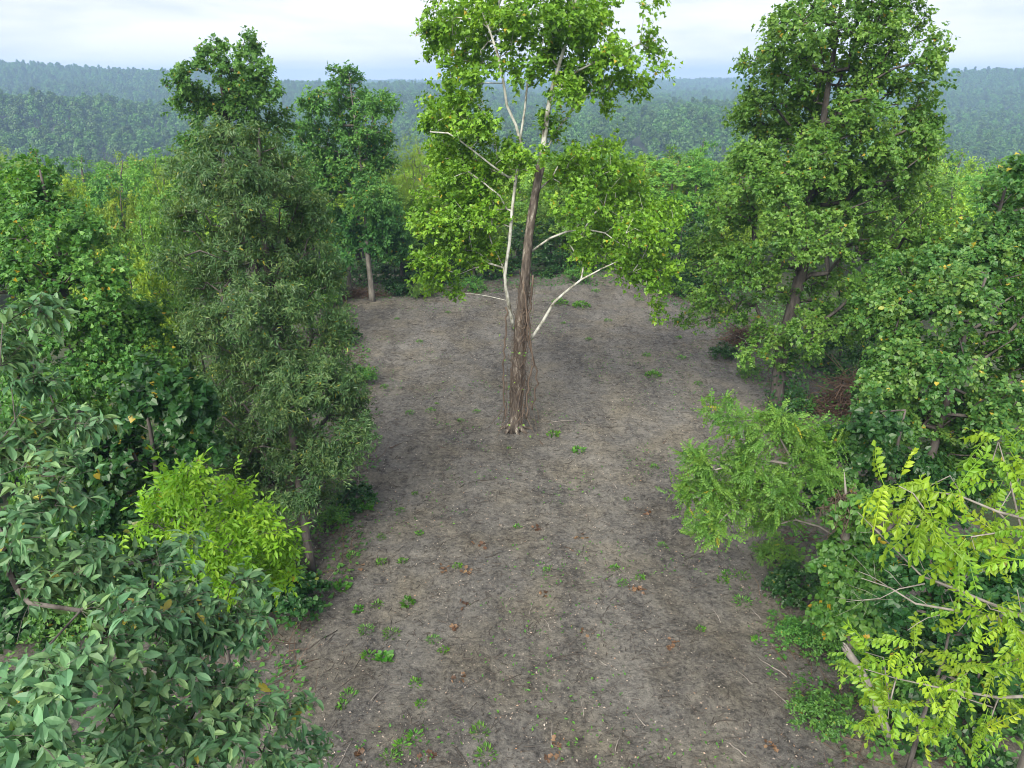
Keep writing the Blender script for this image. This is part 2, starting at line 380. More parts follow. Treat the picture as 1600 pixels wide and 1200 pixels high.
def hf(x, y):
    x = np.asarray(x, float); y = np.asarray(y, float)
    d = np.maximum(edge_dist(x, y), 0)
    near = -(np.sqrt(d * d + 36) - 6) * .21
    near = np.maximum(near, -46) + .5 * vnoise(x / 9 + 40, y / 9 + 40, 3) * smooth(1, 10, d)
    r = np.hypot(x, y); th = np.clip(np.arctan2(x, y), TH[0], TH[-1])
    ti = np.clip(np.searchsorted(TH, th) - 1, 0, len(TH) - 2); tf = np.clip((th - TH[ti]) / (TH[ti + 1] - TH[ti]), 0, 1); tf = tf * tf * (3 - 2 * tf)
    ri = np.clip(np.searchsorted(RR, r) - 1, 0, len(RR) - 2); rf = np.clip((r - RR[ri]) / (RR[ri + 1] - RR[ri]), 0, 1); rf = rf * rf * (3 - 2 * rf)
    g = lambda a, b: ZT[a, b]
    far = (g(ti, ri) * (1 - rf) + g(ti, ri + 1) * rf) * (1 - tf) + (g(ti + 1, ri) * (1 - rf) + g(ti + 1, ri + 1) * rf) * tf
    far = far + 26 * vnoise(x / 420 + 9, y / 420, 8) * smooth(650, 1100, r)
    far = far + (16 * vnoise(x / 170, y / 170, 1) + 8 * vnoise(x / 60, y / 60, 2)) * smooth(250, 420, r) * (1 - .7 * smooth(1300, 1600, r))
    k = smooth(110, 300, r)
    return near * (1 - k) + far * k
def h1(x, y): return float(hf(np.array([x]), np.array([y]))[0])
FIELDS = [(275, 575, 34, 20), (262, 480, 22, 14), (-205, 585, 22, 14)]       # grass patches among the far woods
def field_mask(x, y):
    m = np.zeros_like(x)
    for fx, fy, a, b in FIELDS: m = np.maximum(m, 1 - smooth(.7, 1.1, np.hypot((x - fx) / a, (y - fy) / b)))
    return m

m, t = newmat('forest_floor'); M_floor = m
tcn = node(t, 'ShaderNodeTexCoord'); na = node(t, 'ShaderNodeTexNoise'); setin(na, Scale=1.3, Detail=8.0, Roughness=.7); t.links.new(tcn.outputs['Object'], na.inputs['Vector'])
nb = node(t, 'ShaderNodeTexNoise'); setin(nb, Scale=.05, Detail=4.0); t.links.new(tcn.outputs['Object'], nb.inputs['Vector'])
fa = node(t, 'ShaderNodeAttribute', attribute_name='field')
ca = ramp(t, na.outputs[0], [(.3, (.012, .016, .008)), (.55, (.03, .045, .016)), (.75, (.06, .055, .035))])
cb = ramp(t, nb.outputs[0], [(.3, (.10, .16, .05)), (.7, (.16, .22, .08))])
mxx = node(t, 'ShaderNodeMix', data_type='RGBA'); t.links.new(fa.outputs['Fac'], mxx.inputs[0]); t.links.new(ca, mxx.inputs[6]); t.links.new(cb, mxx.inputs[7])
p = node(t, 'ShaderNodeBsdfPrincipled'); setin(p, Roughness=.95); t.links.new(mxx.outputs[2], p.inputs['Base Color'])
bp = node(t, 'ShaderNodeBump'); setin(bp, Strength=.6, Distance=.2); t.links.new(na.outputs[0], bp.inputs['Height']); t.links.new(bp.outputs[0], p.inputs['Normal'])
o = node(t, 'ShaderNodeOutputMaterial'); t.links.new(p.outputs[0], o.inputs[0])

GX0, GX1, GY0, GY1 = -14.0, 16.0, 5.0, 53.0
nr, na_ = 115, 330
R = np.concatenate([[0.0], np.geomspace(2, 4400, nr)]); T = np.linspace(-np.pi, np.pi, na_, endpoint=False)
X = (R[:, None] * np.sin(T)[None]); Y = (R[:, None] * np.cos(T)[None])
inr = np.minimum(np.minimum(X - GX0, GX1 - X), np.minimum(Y - GY0, GY1 - Y))
Z = hf(X, Y) - .55 * smooth(.3, 1.6, inr)
i = np.arange(len(R) - 1)[:, None] * na_; j = np.arange(na_)[None]; jn = (j + 1) % na_
F = np.stack([i + j, i + na_ + j, i + na_ + jn, i + jn], -1).reshape(-1, 4)
me = mesh_np('terrain', np.stack([X, Y, Z], -1).reshape(-1, 3), F[:, ::-1], M_floor, smooth_=True)
at_ = me.attributes.new('field', 'FLOAT', 'POINT'); at_.data.foreach_set('value', field_mask(X, Y).ravel().astype(np.float32))
obj('terrain', me, kind='structure')

# bare soil of the clearing
m, t = newmat('bare_soil'); M_soil = m
tcn = node(t, 'ShaderNodeTexCoord')
def noise(sc, det, rgh, scale=(1, 1, 1), dist=0.0):
    mp = node(t, 'ShaderNodeMapping'); mp.inputs['Scale'].default_value = scale; t.links.new(tcn.outputs['Object'], mp.inputs[0])
    n = node(t, 'ShaderNodeTexNoise'); setin(n, Scale=sc, Detail=det, Roughness=rgh, Distortion=dist); t.links.new(mp.outputs[0], n.inputs['Vector']); return n.outputs[0]
big = noise(.35, 4, .55, (1.5, .55, 1)); mid_ = noise(2.6, 7, .70, dist=.7); fine = noise(9, 6, .80); streak = noise(1.1, 4, .6, (1.6, .22, 1))
mixv = mth(t, 'ADD', mth(t, 'ADD', mth(t, 'MULTIPLY', big, .32), mth(t, 'MULTIPLY', mid_, .40)), mth(t, 'ADD', mth(t, 'MULTIPLY', streak, .15), mth(t, 'MULTIPLY', fine, .74)))
colr = ramp(t, mixv, [(.60, (.018, .0175, .0172)), (.70, (.056, .0548, .0525)), (.78, (.102, .099, .092)), (.92, (.175, .170, .153))])
tintn = ramp(t, noise(.55, 3, .5), [(.42, (1, 1, 1.02)), (.68, (1.05, 1.0, .90))])
mc = node(t, 'ShaderNodeMix', data_type='RGBA', blend_type='MULTIPLY'); mc.inputs[0].default_value = 1; t.links.new(colr, mc.inputs[6]); t.links.new(tintn, mc.inputs[7])
p = node(t, 'ShaderNodeBsdfPrincipled'); setin(p, Roughness=.9); p.inputs['Specular IOR Level'].default_value = .25; t.links.new(mc.outputs[2], p.inputs['Base Color'])
hsum = mth(t, 'ADD', mth(t, 'MULTIPLY', mid_, .6), mth(t, 'MULTIPLY', fine, .5))
bp = node(t, 'ShaderNodeBump'); setin(bp, Strength=1.0, Distance=.16); t.links.new(hsum, bp.inputs['Height']); t.links.new(bp.outputs[0], p.inputs['Normal'])
o = node(t, 'ShaderNodeOutputMaterial'); t.links.new(p.outputs[0], o.inputs[0])
gx = np.linspace(GX0, GX1, 261); gy = np.concatenate([np.arange(GY0, 25, .10), np.arange(25, GY1 + .01, .17)]); X, Y = np.meshgrid(gx, gy)
def relief(X, Y):
    tr_ = .05 * vnoise(X * 1.3, Y * .16, 11) * 2
    return (.16 * vnoise(X / 2.3, Y / 3.1, 4) + .09 * vnoise(X * 1.1, Y * 1.0, 5) + .075 * vnoise(X * 2.9, Y * 2.9, 6) + .05 * vnoise(X * 5.6, Y * 5.6, 7) + tr_) * 1.0
inr = np.minimum(np.minimum(X - GX0, GX1 - X), np.minimum(Y - GY0, GY1 - Y))
Z = hf(X, Y) + relief(X, Y) - .8 * (1 - smooth(0, 1.5, inr))
def ground_z(x, y): return hf(x, y) + relief(np.asarray(x, float), np.asarray(y, float))
nx = len(gx); i = np.arange(len(gy) - 1)[:, None] * nx; j = np.arange(nx - 1)[None]
F = np.stack([i + j, i + j + 1, i + nx + j + 1, i + nx + j], -1).reshape(-1, 4)
obj('ground', mesh_np('ground', np.stack([X, Y, Z], -1).reshape(-1, 3), F, M_soil, smooth_=True), kind='structure')

# ------------------------------------------------------------------ leaf materials
L_syc = leafmat('sycamore_leaf', (.05, .13, .013), (.115, .25, .02), (.21, .37, .034), (.36, .28, .03))
L_tulip = leafmat('tulip_leaf', (.035, .13, .022), (.09, .235, .034), (.18, .35, .06), (.34, .28, .03), rare_at=.94)
L_oak = leafmat('willow_oak_leaf', (.028, .08, .03), (.062, .14, .048), (.14, .22, .07), (.24, .24, .03), rough=.4)
L_maple = leafmat('dense_leaf', (.03, .11, .026), (.065, .19, .036), (.12, .27, .045), rough=.5)
L_blue = leafmat('cool_green_leaf', (.025, .12, .035), (.055, .20, .05), (.11, .29, .065))
L_gum = leafmat('gum_leaf', (.028, .10, .024), (.065, .175, .032), (.13, .26, .045), (.38, .26, .02), rare_at=.95)
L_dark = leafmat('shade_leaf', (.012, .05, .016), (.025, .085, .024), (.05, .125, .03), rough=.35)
L_lime = leafmat('lime_leaf', (.065, .19, .012), (.145, .33, .018), (.26, .45, .028), (.42, .36, .02), trans=.4)
L_big = leafmat('broad_waxy_leaf', (.04, .125, .06), (.085, .205, .095), (.17, .31, .115), (.34, .34, .05), rough=.5, trans=.25, sheen=.45)
L_wal = leafmat('yellowing_leaf', (.085, .20, .016), (.16, .30, .022), (.28, .40, .028), (.60, .36, .015), rare_at=.93, trans=.4)
L_loc = leafmat('light_pinnate_leaf', (.045, .13, .022), (.085, .20, .03), (.15, .27, .04), (.3, .3, .03))
L_vine = leafmat('vine_leaf', (.024, .085, .02), (.06, .15, .03), (.15, .25, .05), (.34, .28, .04), rare_at=.93)
L_yel = leafmat('yellow_green_leaf', (.085, .19, .02), (.165, .31, .028), (.27, .41, .038), (.36, .36, .03))
L_mid = leafmat('mid_green_leaf', (.045, .14, .028), (.105, .25, .036), (.20, .36, .05))
L_far = leafmat('distant_leaf', (.022, .07, .016), (.06, .145, .024), (.12, .225, .032), (.18, .22, .04), vary=.8)
L_weed = leafmat('weed_leaf', (.03, .11, .014), (.055, .18, .02), (.11, .26, .03), (.3, .3, .05))
L_dry = leafmat('dry_leaf', (.07, .04, .025), (.13, .075, .045), (.21, .13, .08), (.26, .18, .11))

# ------------------------------------------------------------------ the sycamore in the middle
sb = onground(805, 668); sb[2] = ground_z(sb[0], sb[1]); YS = sb[1]
trunk = line_at(YS, [(804, 673, .34), (805, 655, .24), (808, 600, .205), (812, 520, .19), (820, 440, .17), (826, 370, .155), (837, 300, .145), (845, 255, .15)])
limbs = [line_at(YS, [(844, 262, .20), (850, 220, .185), (860, 150, .15), (880, 80, .11), (905, -20, .07), (915, -80, .035)]),
         line_at(YS, [(803, 515, .13, YS), (794, 470, .125, YS - .3), (789, 430, .12, YS - .4), (796, 380, .115, YS - .5), (800, 330, .11, YS - .5), (806, 280, .10, YS - .4), (814, 225, .10, YS - .3), (806, 195, .095, YS - .3), (792, 165, .09, YS - .3), (787, 130, .085, YS - .3), (779, 90, .08, YS - .2), (764, 45, .065, YS), (748, 5, .05, YS), (735, -40, .03, YS)]),
         line_at(YS, [(826, 535, .13), (848, 503, .115, YS - .3), (866, 472, .10, YS - .5), (884, 456, .085, YS - .7), (908, 437, .07, YS - .9), (940, 420, .05, YS - 1.0), (975, 404, .02, YS - 1.1)]),
         line_at(YS, [(832, 392, .08), (860, 372, .075, YS - .5), (885, 362, .07, YS - .8), (915, 358, .06, YS - 1.0), (945, 364, .045, YS - 1.2)]),
         line_at(YS, [(812, 222, .08, YS - .3), (820, 170, .07, YS - .2), (824, 130, .06, YS), (850, 60, .045, YS)]),
         line_at(YS, [(806, 285, .07, YS - .4), (768, 258, .06, YS - .8), (735, 232, .055, YS - 1), (700, 208, .05, YS - 1.2), (672, 206, .04, YS - 1.2)]),
         line_at(YS, [(862, 150, .07), (900, 112, .06), (950, 90, .05), (1000, 68, .035)]),
         line_at(YS, [(845, 250, .07), (880, 190, .05, YS + .6), (930, 140, .04, YS + .8), (985, 130, .03, YS + .8)])]
rows = [(735, 60, 65, 60), (700, 30, 35, 35), (690, 62, 18, 16), (728, 130, 45, 35), (715, 185, 60, 45), (680, 190, 24, 28), (705, 240, 45, 35), (780, 30, 50, 45),
        (860, 10, 80, 55), (835, 90, 60, 55), (920, 20, 50, 40), (900, 85, 55, 45), (955, 90, 50, 28), (1008, 68, 24, 20), (975, 135, 40, 22), (905, 135, 50, 28), (1015, 110, 16, 12), (1012, 4, 14, 6),
        (944, 156, 11, 12), (855, 195, 24, 26), (760, 262, 70, 45), (720, 300, 60, 50), (825, 245, 35, 28), (880, 150, 30, 20), (760, 190, 30, 25),
        (700, 355, 50, 45), (668, 352, 20, 14), (690, 415, 38, 32), (738, 380, 48, 45), (765, 325, 45, 40), (712, 452, 26, 11), (665, 440, 14, 8), (770, 400, 25, 30),
        (925, 262, 65, 40), (960, 300, 60, 50), (1000, 365, 50, 40), (1030, 345, 25, 32), (975, 415, 48, 30), (1022, 425, 36, 30), (895, 325, 40, 32), (1018, 478, 12, 16), (870, 275, 28, 28), (940, 385, 45, 32), (900, 400, 24, 24), (830, -60, 70, 40)]
syc = make_tree('sycamore_tree', 'tall white-limbed sycamore alone in the clearing, dead vines round its trunk', 'tree', sb, trunk, lobes_at(YS, rows, 1.5, 1),
                LOBE4, L_syc, M_syc_brown, .14, dens=9.6, spread=.48, per=48, seed=3, limbs=[np.column_stack([q[:, :3], q[:, 3] * .50]) for q in limbs], limb_mat=M_syc_white, thin=.0048, droop=.15, up=.7, parts=300)
r = np.random.default_rng(5); tb = []
for k in range(430):                                            # tangle of dead vine stems on the trunk
    th0 = r.random() * 6.283; z0 = .15 + r.random() ** .9 * 4.6; z1 = z0 + .4 + r.random() * 1.6; n_ = 7; q = np.linspace(0, 1, n_); zq = z0 + (z1 - z0) * q
    axx = np.interp(zq, trunk[:, 2] - sb[2], trunk[:, 0] - sb[0]); th = th0 + np.cumsum(r.normal(size=n_) * .55); rr = .17 + r.random() ** 2 * .15 * (1 + .7 * math.cos(th0)) + r.normal(size=n_) * .02 + np.cumsum(np.abs(r.normal(size=n_)) * .012) - .02 * zq
    tb.append(tube(np.stack([axx + np.cos(th) * rr, np.sin(th) * rr, zq], 1), np.full(n_, .004 + .010 * r.random() ** 2), 3, 0, 0, False))
for k in range(18):                                            # loose trailing ends round the foot
    th = r.random() * 6.283; a0 = np.array((.4 * math.cos(th), .4 * math.sin(th), .5 + 1.6 * r.random())); e_ = np.array((math.cos(th) * (.5 + r.random() * .7), math.sin(th) * (.5 + r.random() * .7), .03))
    mdl = (a0 + e_) / 2 + r.normal(size=3) * .15; tb.append(tube(np.array([a0, mdl, e_]), np.full(3, .006 + .006 * r.random()), 3, 0, 0, False))
for k in range(22):                                            # strands hanging free beside the trunk
    sd_ = 1 if r.random() < .62 else -1; z1 = 1.5 + r.random() * 4.2; n_ = 9; zq = np.linspace(z1, max(.5, z1 - .6 - r.random() * 1.8), n_); axx = np.interp(zq, trunk[:, 2] - sb[2], trunk[:, 0] - sb[0])
    tb.append(tube(np.stack([axx + sd_ * (.24 + .28 * r.random() ** 1.5) + np.cumsum(r.normal(size=n_) * .025), r.normal() * .22 + np.cumsum(r.normal(size=n_) * .03), zq], 1), np.full(n_, .003 + .008 * r.random() ** 2), 3, 0, 0, False))
v, f = join(tb); obj('dead_vine_tangle', mesh_np('dead_vine_tangle', v, f, M_vine), syc, 'stuff')
for pts in ([(830, 640), (838, 600), (836, 570), (826, 530), (828, 480), (834, 430)], [(822, 655), (826, 600), (832, 560), (824, 500), (818, 440)], [(790, 655), (786, 600), (788, 540), (792, 480)]):
    lp = line_at(YS, [(a, b, .03, YS - .35) for a, b in pts]); lp = resample(lp, .2); lp[:, :2] += r.normal(size=(len(lp), 2)) * .03
    v, f = tube(lp[:, :3] - sb, lp[:, 3], 6); obj('vine_stem', mesh_np('vine_stem', v, f, M_vine, smooth_=True), syc)
for k in range(7):                                              # root flare
    a = k * .9 + .3 * r.random(); q = np.linspace(0, 1, 6); rad_ = .12 + q * (.45 + .35 * r.random()); P = np.stack([np.cos(a + .3 * q) * rad_, np.sin(a + .3 * q) * rad_, .30 * (1 - q) ** 2 - .05 * q], 1)
    v, f = tube(P, np.linspace(.11, .03, 6), 6, .2, k); obj('root', mesh_np('root', v, f, M_syc_brown, smooth_=True), syc)
k = 70; a_ = r.random(k) * 6.283; z_ = r.random(k) ** 1.6 * 4.2 + .1; rr = .42 + .25 * r.random(k) + .5 * (z_ < .9) * r.random(k)
pos = np.stack([np.cos(a_) * rr + .02 * z_, np.sin(a_) * rr, z_], 1); V, F = leaf_geo(HEART, pos, unit(np.stack([np.cos(a_), np.sin(a_), -.6 + 0 * a_], 1) + r.normal(size=(k, 3)) * .4), unit(np.stack([np.cos(a_), np.sin(a_), .8 + 0 * a_], 1)), .04 + .06 * r.random(k))
obj('vine_leaves', mesh_np('vine_leaves', V, F, L_mid, np.repeat(r.random(k) * .9, 2)), syc, 'stuff')

# ------------------------------------------------------------------ the big tulip tree
b = onground(1212, 642); b[2] = h1(b[0], b[1]); YT = b[1]
trunk = line_at(YT, [(1210, 650, .36), (1214, 620, .28), (1222, 550, .25), (1238, 480, .23), (1253, 420, .21), (1268, 345, .17), (1277, 270, .14), (1286, 190, .11), (1298, 110, .08), (1310, 40, .05), (1318, -60, .03)])
rows = [(1320, -40, 85, 55), (1305, 30, 90, 50), (1400, 40, 50, 55), (1240, 40, 45, 45), (1205, 95, 45, 40), (1290, 120, 85, 60), (1400, 130, 65, 55), (1440, 90, 28, 40), (1455, 50, 12, 14), (1185, 180, 38, 40), (1230, 200, 55, 45),
        (1300, 220, 80, 55), (1390, 235, 75, 50), (1445, 200, 28, 40), (1165, 165, 20, 16), (1215, 290, 65, 42), (1320, 300, 80, 50), (1420, 310, 50, 42), (1160, 330, 50, 38), (1250, 365, 75, 42), (1345, 385, 75, 45), (1115, 395, 48, 38),
        (1175, 420, 60, 42), (1260, 450, 65, 40), (1105, 462, 38, 26), (1350, 450, 60, 40), (1150, 485, 40, 26), (1265, 515, 45, 30), (1320, 500, 45, 32), (1440, 380, 40, 40), (1085, 500, 22, 12), (1420, 250, 40, 40), (1165, 265, 36, 30), (1140, 330, 42, 34), (1190, 235, 40, 34), (1230, 555, 34, 24), (1200, 520, 36, 24), (1180, 555, 26, 16), (1270, 250, 50, 40), (1350, 170, 50, 40), (1250, 90, 40, 40), (1260, 175, 55, 42), (1200, 145, 36, 36), (1420, 190, 36, 40), (1150, 400, 36, 30), (1360, 60, 50, 50)]
tul = make_tree('tulip_tree', 'tallest broad tulip tree at the clearing edge, beside the brush pile', 'tree', b, trunk, lobes_at(YT - .7, rows, 2.0, 2), LOBE4, L_tulip, M_bark, .125,
                dens=8.3, spread=.46, per=52, seed=11, droop=.2, up=.75)
k = 900; th = r.random(k) * 6.283; zq = r.random(k) ** 1.5 * 3.2; rr = .3 + .5 * r.random(k) * (1.2 - zq / 4); pos = np.stack([np.cos(th) * rr + .1 * zq + .25, np.sin(th) * rr, zq + .1], 1)
V, F = leaf_geo(HEART, pos, unit(np.stack([np.cos(th), np.sin(th), -.5 + 0 * th], 1) + r.normal(size=(k, 3)) * .5), unit(np.stack([np.cos(th), np.sin(th), 1 + 0 * th], 1)), .07 + .07 * r.random(k))
obj('trunk_creeper', mesh_np('trunk_creeper', V, F, L_dark, np.repeat(r.random(k) * .9, 2)), tul, 'stuff')

# ------------------------------------------------------------------ trees along the left edge
b = onground(485, 890); b[2] = h1(b[0], b[1])
trunk = line_at(16.4, [(487, 892, .13, b[1]), (478, 830, .11, b[1]), (465, 740, .105, 16.1), (452, 640, .10, 16.3), (440, 560, .12, 16.6), (430, 500, .11, 17), (418, 420, .09, 17), (410, 330, .07, 17), (405, 250, .04, 17), (405, 200, .02, 17)])
limb = [line_at(17, [(432, 520, .08), (420, 470, .07), (385, 380, .06), (355, 290, .045), (345, 200, .02)])]
rows = [(345, 212, 26, 26), (405, 225, 34, 26), (312, 262, 34, 30), (435, 270, 44, 36), (370, 290, 75, 45), (300, 340, 32, 40), (470, 335, 38, 40), (400, 375, 85, 48), (330, 420, 52, 48), (490, 425, 45, 45), (420, 480, 75, 50), (325, 510, 40, 42),
        (515, 515, 34, 45), (400, 570, 70, 50), (480, 595, 60, 50), (350, 625, 50, 42), (540, 635, 34, 36), (430, 690, 70, 48), (515, 705, 42, 42), (400, 755, 50, 40), (485, 765, 40, 30), (270, 400, 16, 20), (550, 670, 26, 24), (450, 640, 48, 42, 15.6), (465, 715, 46, 40, 15.4), (440, 560, 48, 36, 15.8), (415, 790, 44, 28, 15.4), (520, 600, 40, 40, 15.8), (360, 700, 44, 40, 15.6), (470, 780, 30, 22, 15.2)]
make_tree('willow_oak_tree', 'dark double-topped willow oak with fine narrow leaves beside the bare soil', 'tree', b, trunk, lobes_at(16.8, rows, 1.1, 3), LANCE, L_oak, M_bark, .118,
          dens=30, spread=.36, per=72, seed=21, limbs=limb, droop=.3, up=.6, thin=.008)
b = np.array((-11.6, 31, h1(-11.6, 31)))
trunk = np.array([(*b, .26), (-11.6, 31, 4, .2), (-11.5, 31, 8, .15), (-11.7, 31, 11, .09), (-11.6, 31, 13.4, .03)])
rows = [(333, 92, 30, 28), (392, 78, 26, 22), (383, 112, 36, 28), (360, 130, 40, 30), (288, 122, 24, 22), (305, 165, 38, 32), (370, 175, 55, 35), (420, 145, 20, 22), (432, 190, 20, 24), (335, 225, 55, 38), (405, 235, 40, 36), (380, 290, 55, 45), (310, 290, 40, 40)]
make_tree('maple_tree', 'fork-topped green maple rising behind the willow oak against the pale sky', 'tree', b, trunk, lobes_at(30.4, rows, 1.3, 4), LOBE4, L_maple, M_bark, .13, dens=10, spread=.42, per=62, seed=31)
b = onground(578, 470); b[2] = h1(b[0], b[1])
trunk = line_at(b[1], [(582, 472, .20), (579, 440, .17), (575, 400, .14), (570, 320, .10), (562, 240, .07), (552, 170, .04), (545, 115, .01)])
rows = [(540, 120, 22, 18), (550, 160, 42, 34), (500, 165, 28, 26), (592, 165, 24, 20), (490, 215, 32, 34), (560, 215, 52, 36), (535, 265, 52, 36), (590, 245, 28, 30), (580, 310, 38, 32), (500, 290, 40, 36)]
t5 = make_tree('poplar_tree', 'slim dark poplar with bare grey trunk at the far corner of the clearing', 'tree', b, trunk, lobes_at(b[1] - .6, rows, 1.4, 5), OVATE, L_maple, M_barkpale, .17, dens=9, spread=.5, per=60, seed=41)
b2 = onground(548, 462); b2[2] = h1(b2[0], b2[1])
trunk = line_at(b2[1], [(548, 464, .15), (545, 430, .13), (548, 390, .11), (560, 340, .08), (570, 300, .03)])
rows = [(560, 345, 40, 28), (600, 350, 36, 30), (540, 372, 34, 22), (585, 385, 44, 22), (620, 375, 22, 20), (530, 400, 26, 14)]
make_tree('young_tree', 'low bluish-green young tree tucked under the slim poplar', 'tree', b2, trunk, lobes_at(b2[1] - 1.2, rows, 1.0, 6), OVATE, L_blue, M_barkpale, .2, dens=6, spread=.5, per=60, seed=43)
b = np.array((-10.6, 17.6, h1(-10.6, 17.6)))
trunk = line_at(17.6, [(150, 760, .2), (128, 600, .15), (118, 545, .13), (104, 490, .12), (97, 430, .10), (85, 370, .08), (70, 300, .04), (62, 265, .02)]); trunk = np.vstack([[(*b, .22)], trunk])
rows = [(55, 280, 30, 26), (60, 322, 48, 38), (15, 372, 42, 48), (112, 368, 45, 38), (60, 425, 70, 48), (160, 440, 50, 40), (120, 500, 78, 48), (212, 498, 42, 40), (30, 530, 55, 50), (185, 560, 70, 40), (100, 600, 80, 42), (245, 590, 34, 32), (35, 650, 60, 40), (160, 655, 70, 40)]
make_tree('sweetgum_tree', 'mid green sweetgum flecked with orange leaves behind the broad-leaved tree', 'tree', b, trunk, lobes_at(17.6, rows, 1.3, 7), LOBE4, L_gum, M_bark, .115, dens=16, spread=.42, per=60, seed=51)

def ground_base(x, y): return np.array((x, y, h1(x, y)))
def simple_trunk(b, lobes, r0, lean=None):
    c = np.mean([q[0] for q in lobes], axis=0); top = max(q[0][2] + q[1][2] * .4 for q in lobes)
    n_ = 6; q = np.linspace(0, 1, n_); wx = np.random.default_rng(int(abs(b[0]) * 100)).normal(size=(n_, 2)) * .06 * q[:, None]
    return np.column_stack([b[0] + (c[0] - b[0]) * q ** 1.2 + wx[:, 0], b[1] + (c[1] - b[1]) * q ** 1.2 + wx[:, 1], b[2] + (top - b[2]) * q, r0 * (1 - .85 * q)])
def lobe_tree(name, label, cat, Y, rows, leaf, lm, size, dens, spread, per, seed, base=None, r0=.12, dy=1.0, bark=None, **kw):
    lo = lobes_at(Y, rows, dy, seed); c = np.mean([q[0] for q in lo], axis=0); bb = ground_base(*(base if base else (c[0], c[1])))
    tl = kw.pop('trunk_line', None)
    return make_tree(name, label, cat, bb, simple_trunk(bb, lo, r0) if tl is None else tl, lo, leaf, lm, bark or M_bark, size, dens=dens, spread=spread, per=per, seed=seed, **kw)
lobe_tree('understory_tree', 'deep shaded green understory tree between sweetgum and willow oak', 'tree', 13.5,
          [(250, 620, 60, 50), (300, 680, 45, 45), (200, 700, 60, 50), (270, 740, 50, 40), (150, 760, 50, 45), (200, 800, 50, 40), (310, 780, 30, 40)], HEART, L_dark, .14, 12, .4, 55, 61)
lobe_tree('lime_sapling', 'bright lime-green young tree glowing in front of the dark oak', 'tree', 8.6,
          [(308, 738, 38, 26), (275, 780, 40, 30), (355, 785, 40, 32), (330, 825, 55, 34), (400, 830, 34, 28), (285, 850, 45, 26), (420, 882, 34, 24), (365, 885, 50, 28), (245, 830, 18, 16), (435, 850, 16, 14), (310, 900, 45, 24)],
          ASH, L_lime, .26, 15, .21, 19, 62, base=(-4.6, 8.6), r0=.06, dy=.4, parts=300, twigs=True, thin=.005, droop=.4, twig_r=.004)
lobe_tree('broad_leaved_tree', 'nearest tree with large waxy bluish-green leaves, beside the lime-green sapling', 'tree', 5.0,
          [(45, 492, 45, 14, 7.2), (10, 560, 30, 32, 7.0), (45, 600, 30, 24, 7.0), (55, 650, 38, 24, 6.6), (125, 655, 36, 13, 6.6), (15, 705, 45, 34, 6.2), (75, 720, 40, 22, 6.0), (60, 770, 50, 30, 5.8), (20, 840, 50, 36, 5.4), (110, 800, 25, 18, 5.8),
           (80, 905, 60, 34, 5.2), (150, 890, 36, 22, 5.4), (255, 872, 40, 20, 6.0), (180, 960, 62, 40, 5.0), (265, 930, 40, 30, 5.6), (370, 920, 34, 15, 6.0), (290, 985, 55, 36, 5.2), (365, 985, 36, 26, 5.4), (80, 1040, 80, 44, 4.2), (220, 1060, 60, 44, 4.5), (330, 1070, 50, 38, 4.9),
           (50, 1140, 70, 52, 3.7), (170, 1165, 70, 36, 3.9), (290, 1160, 62, 38, 4.4), (380, 1120, 26, 26, 5.0), (445, 1125, 26, 22, 5.6), (470, 1170, 24, 22, 5.6), (420, 1190, 40, 18, 5.0)],
          BIG, L_big, .128, 48, .23, 24, 63, base=(-6.4, 4.6), r0=.11, dy=.25,  trunk_line=np.array([(-6.4, 4.6, -.6, .14), (-6.3, 4.6, 3, .12), (-6.0, 4.8, 6, .10), (-5.7, 5.0, 8.5, .08), (-5.6, 5.4, 10.2, .03)]), parts=300, twigs=True, droop=.45, thin=.0024, twig_r=.003, up=.9)
# walnut with yellowing compound leaves, and its bare boughs
lo = lobes_at(5.3, [(1565, 700, 34, 22), (1590, 750, 30, 30), (1500, 765, 34, 20), (1435, 775, 42, 16), (1400, 815, 30, 20), (1480, 820, 40, 20), (1590, 830, 36, 36), (1545, 850, 30, 26), (1590, 905, 26, 30), (1370, 1035, 34, 14), (1400, 1075, 48, 20), (1375, 1110, 30, 10),
                     (1470, 1070, 40, 26), (1535, 1040, 46, 28), (1585, 975, 32, 30), (1535, 1105, 44, 24), (1595, 1100, 30, 34), (1480, 1135, 24, 12), (1440, 1020, 24, 8), (1560, 940, 26, 20), (1620, 1000, 50, 60), (1640, 850, 50, 60)], .45, 8)
limb_k = .75; b = ground_base(5.6, 5.2)
trunk = np.array([(*b, .16), (5.5, 5.2, 3, .14), (5.3, 5.2, 6, .11), (5.2, 5.25, 8, .09), (5.1, 5.3, 10.2, .05), (5.0, 5.3, 11.2, .02)])
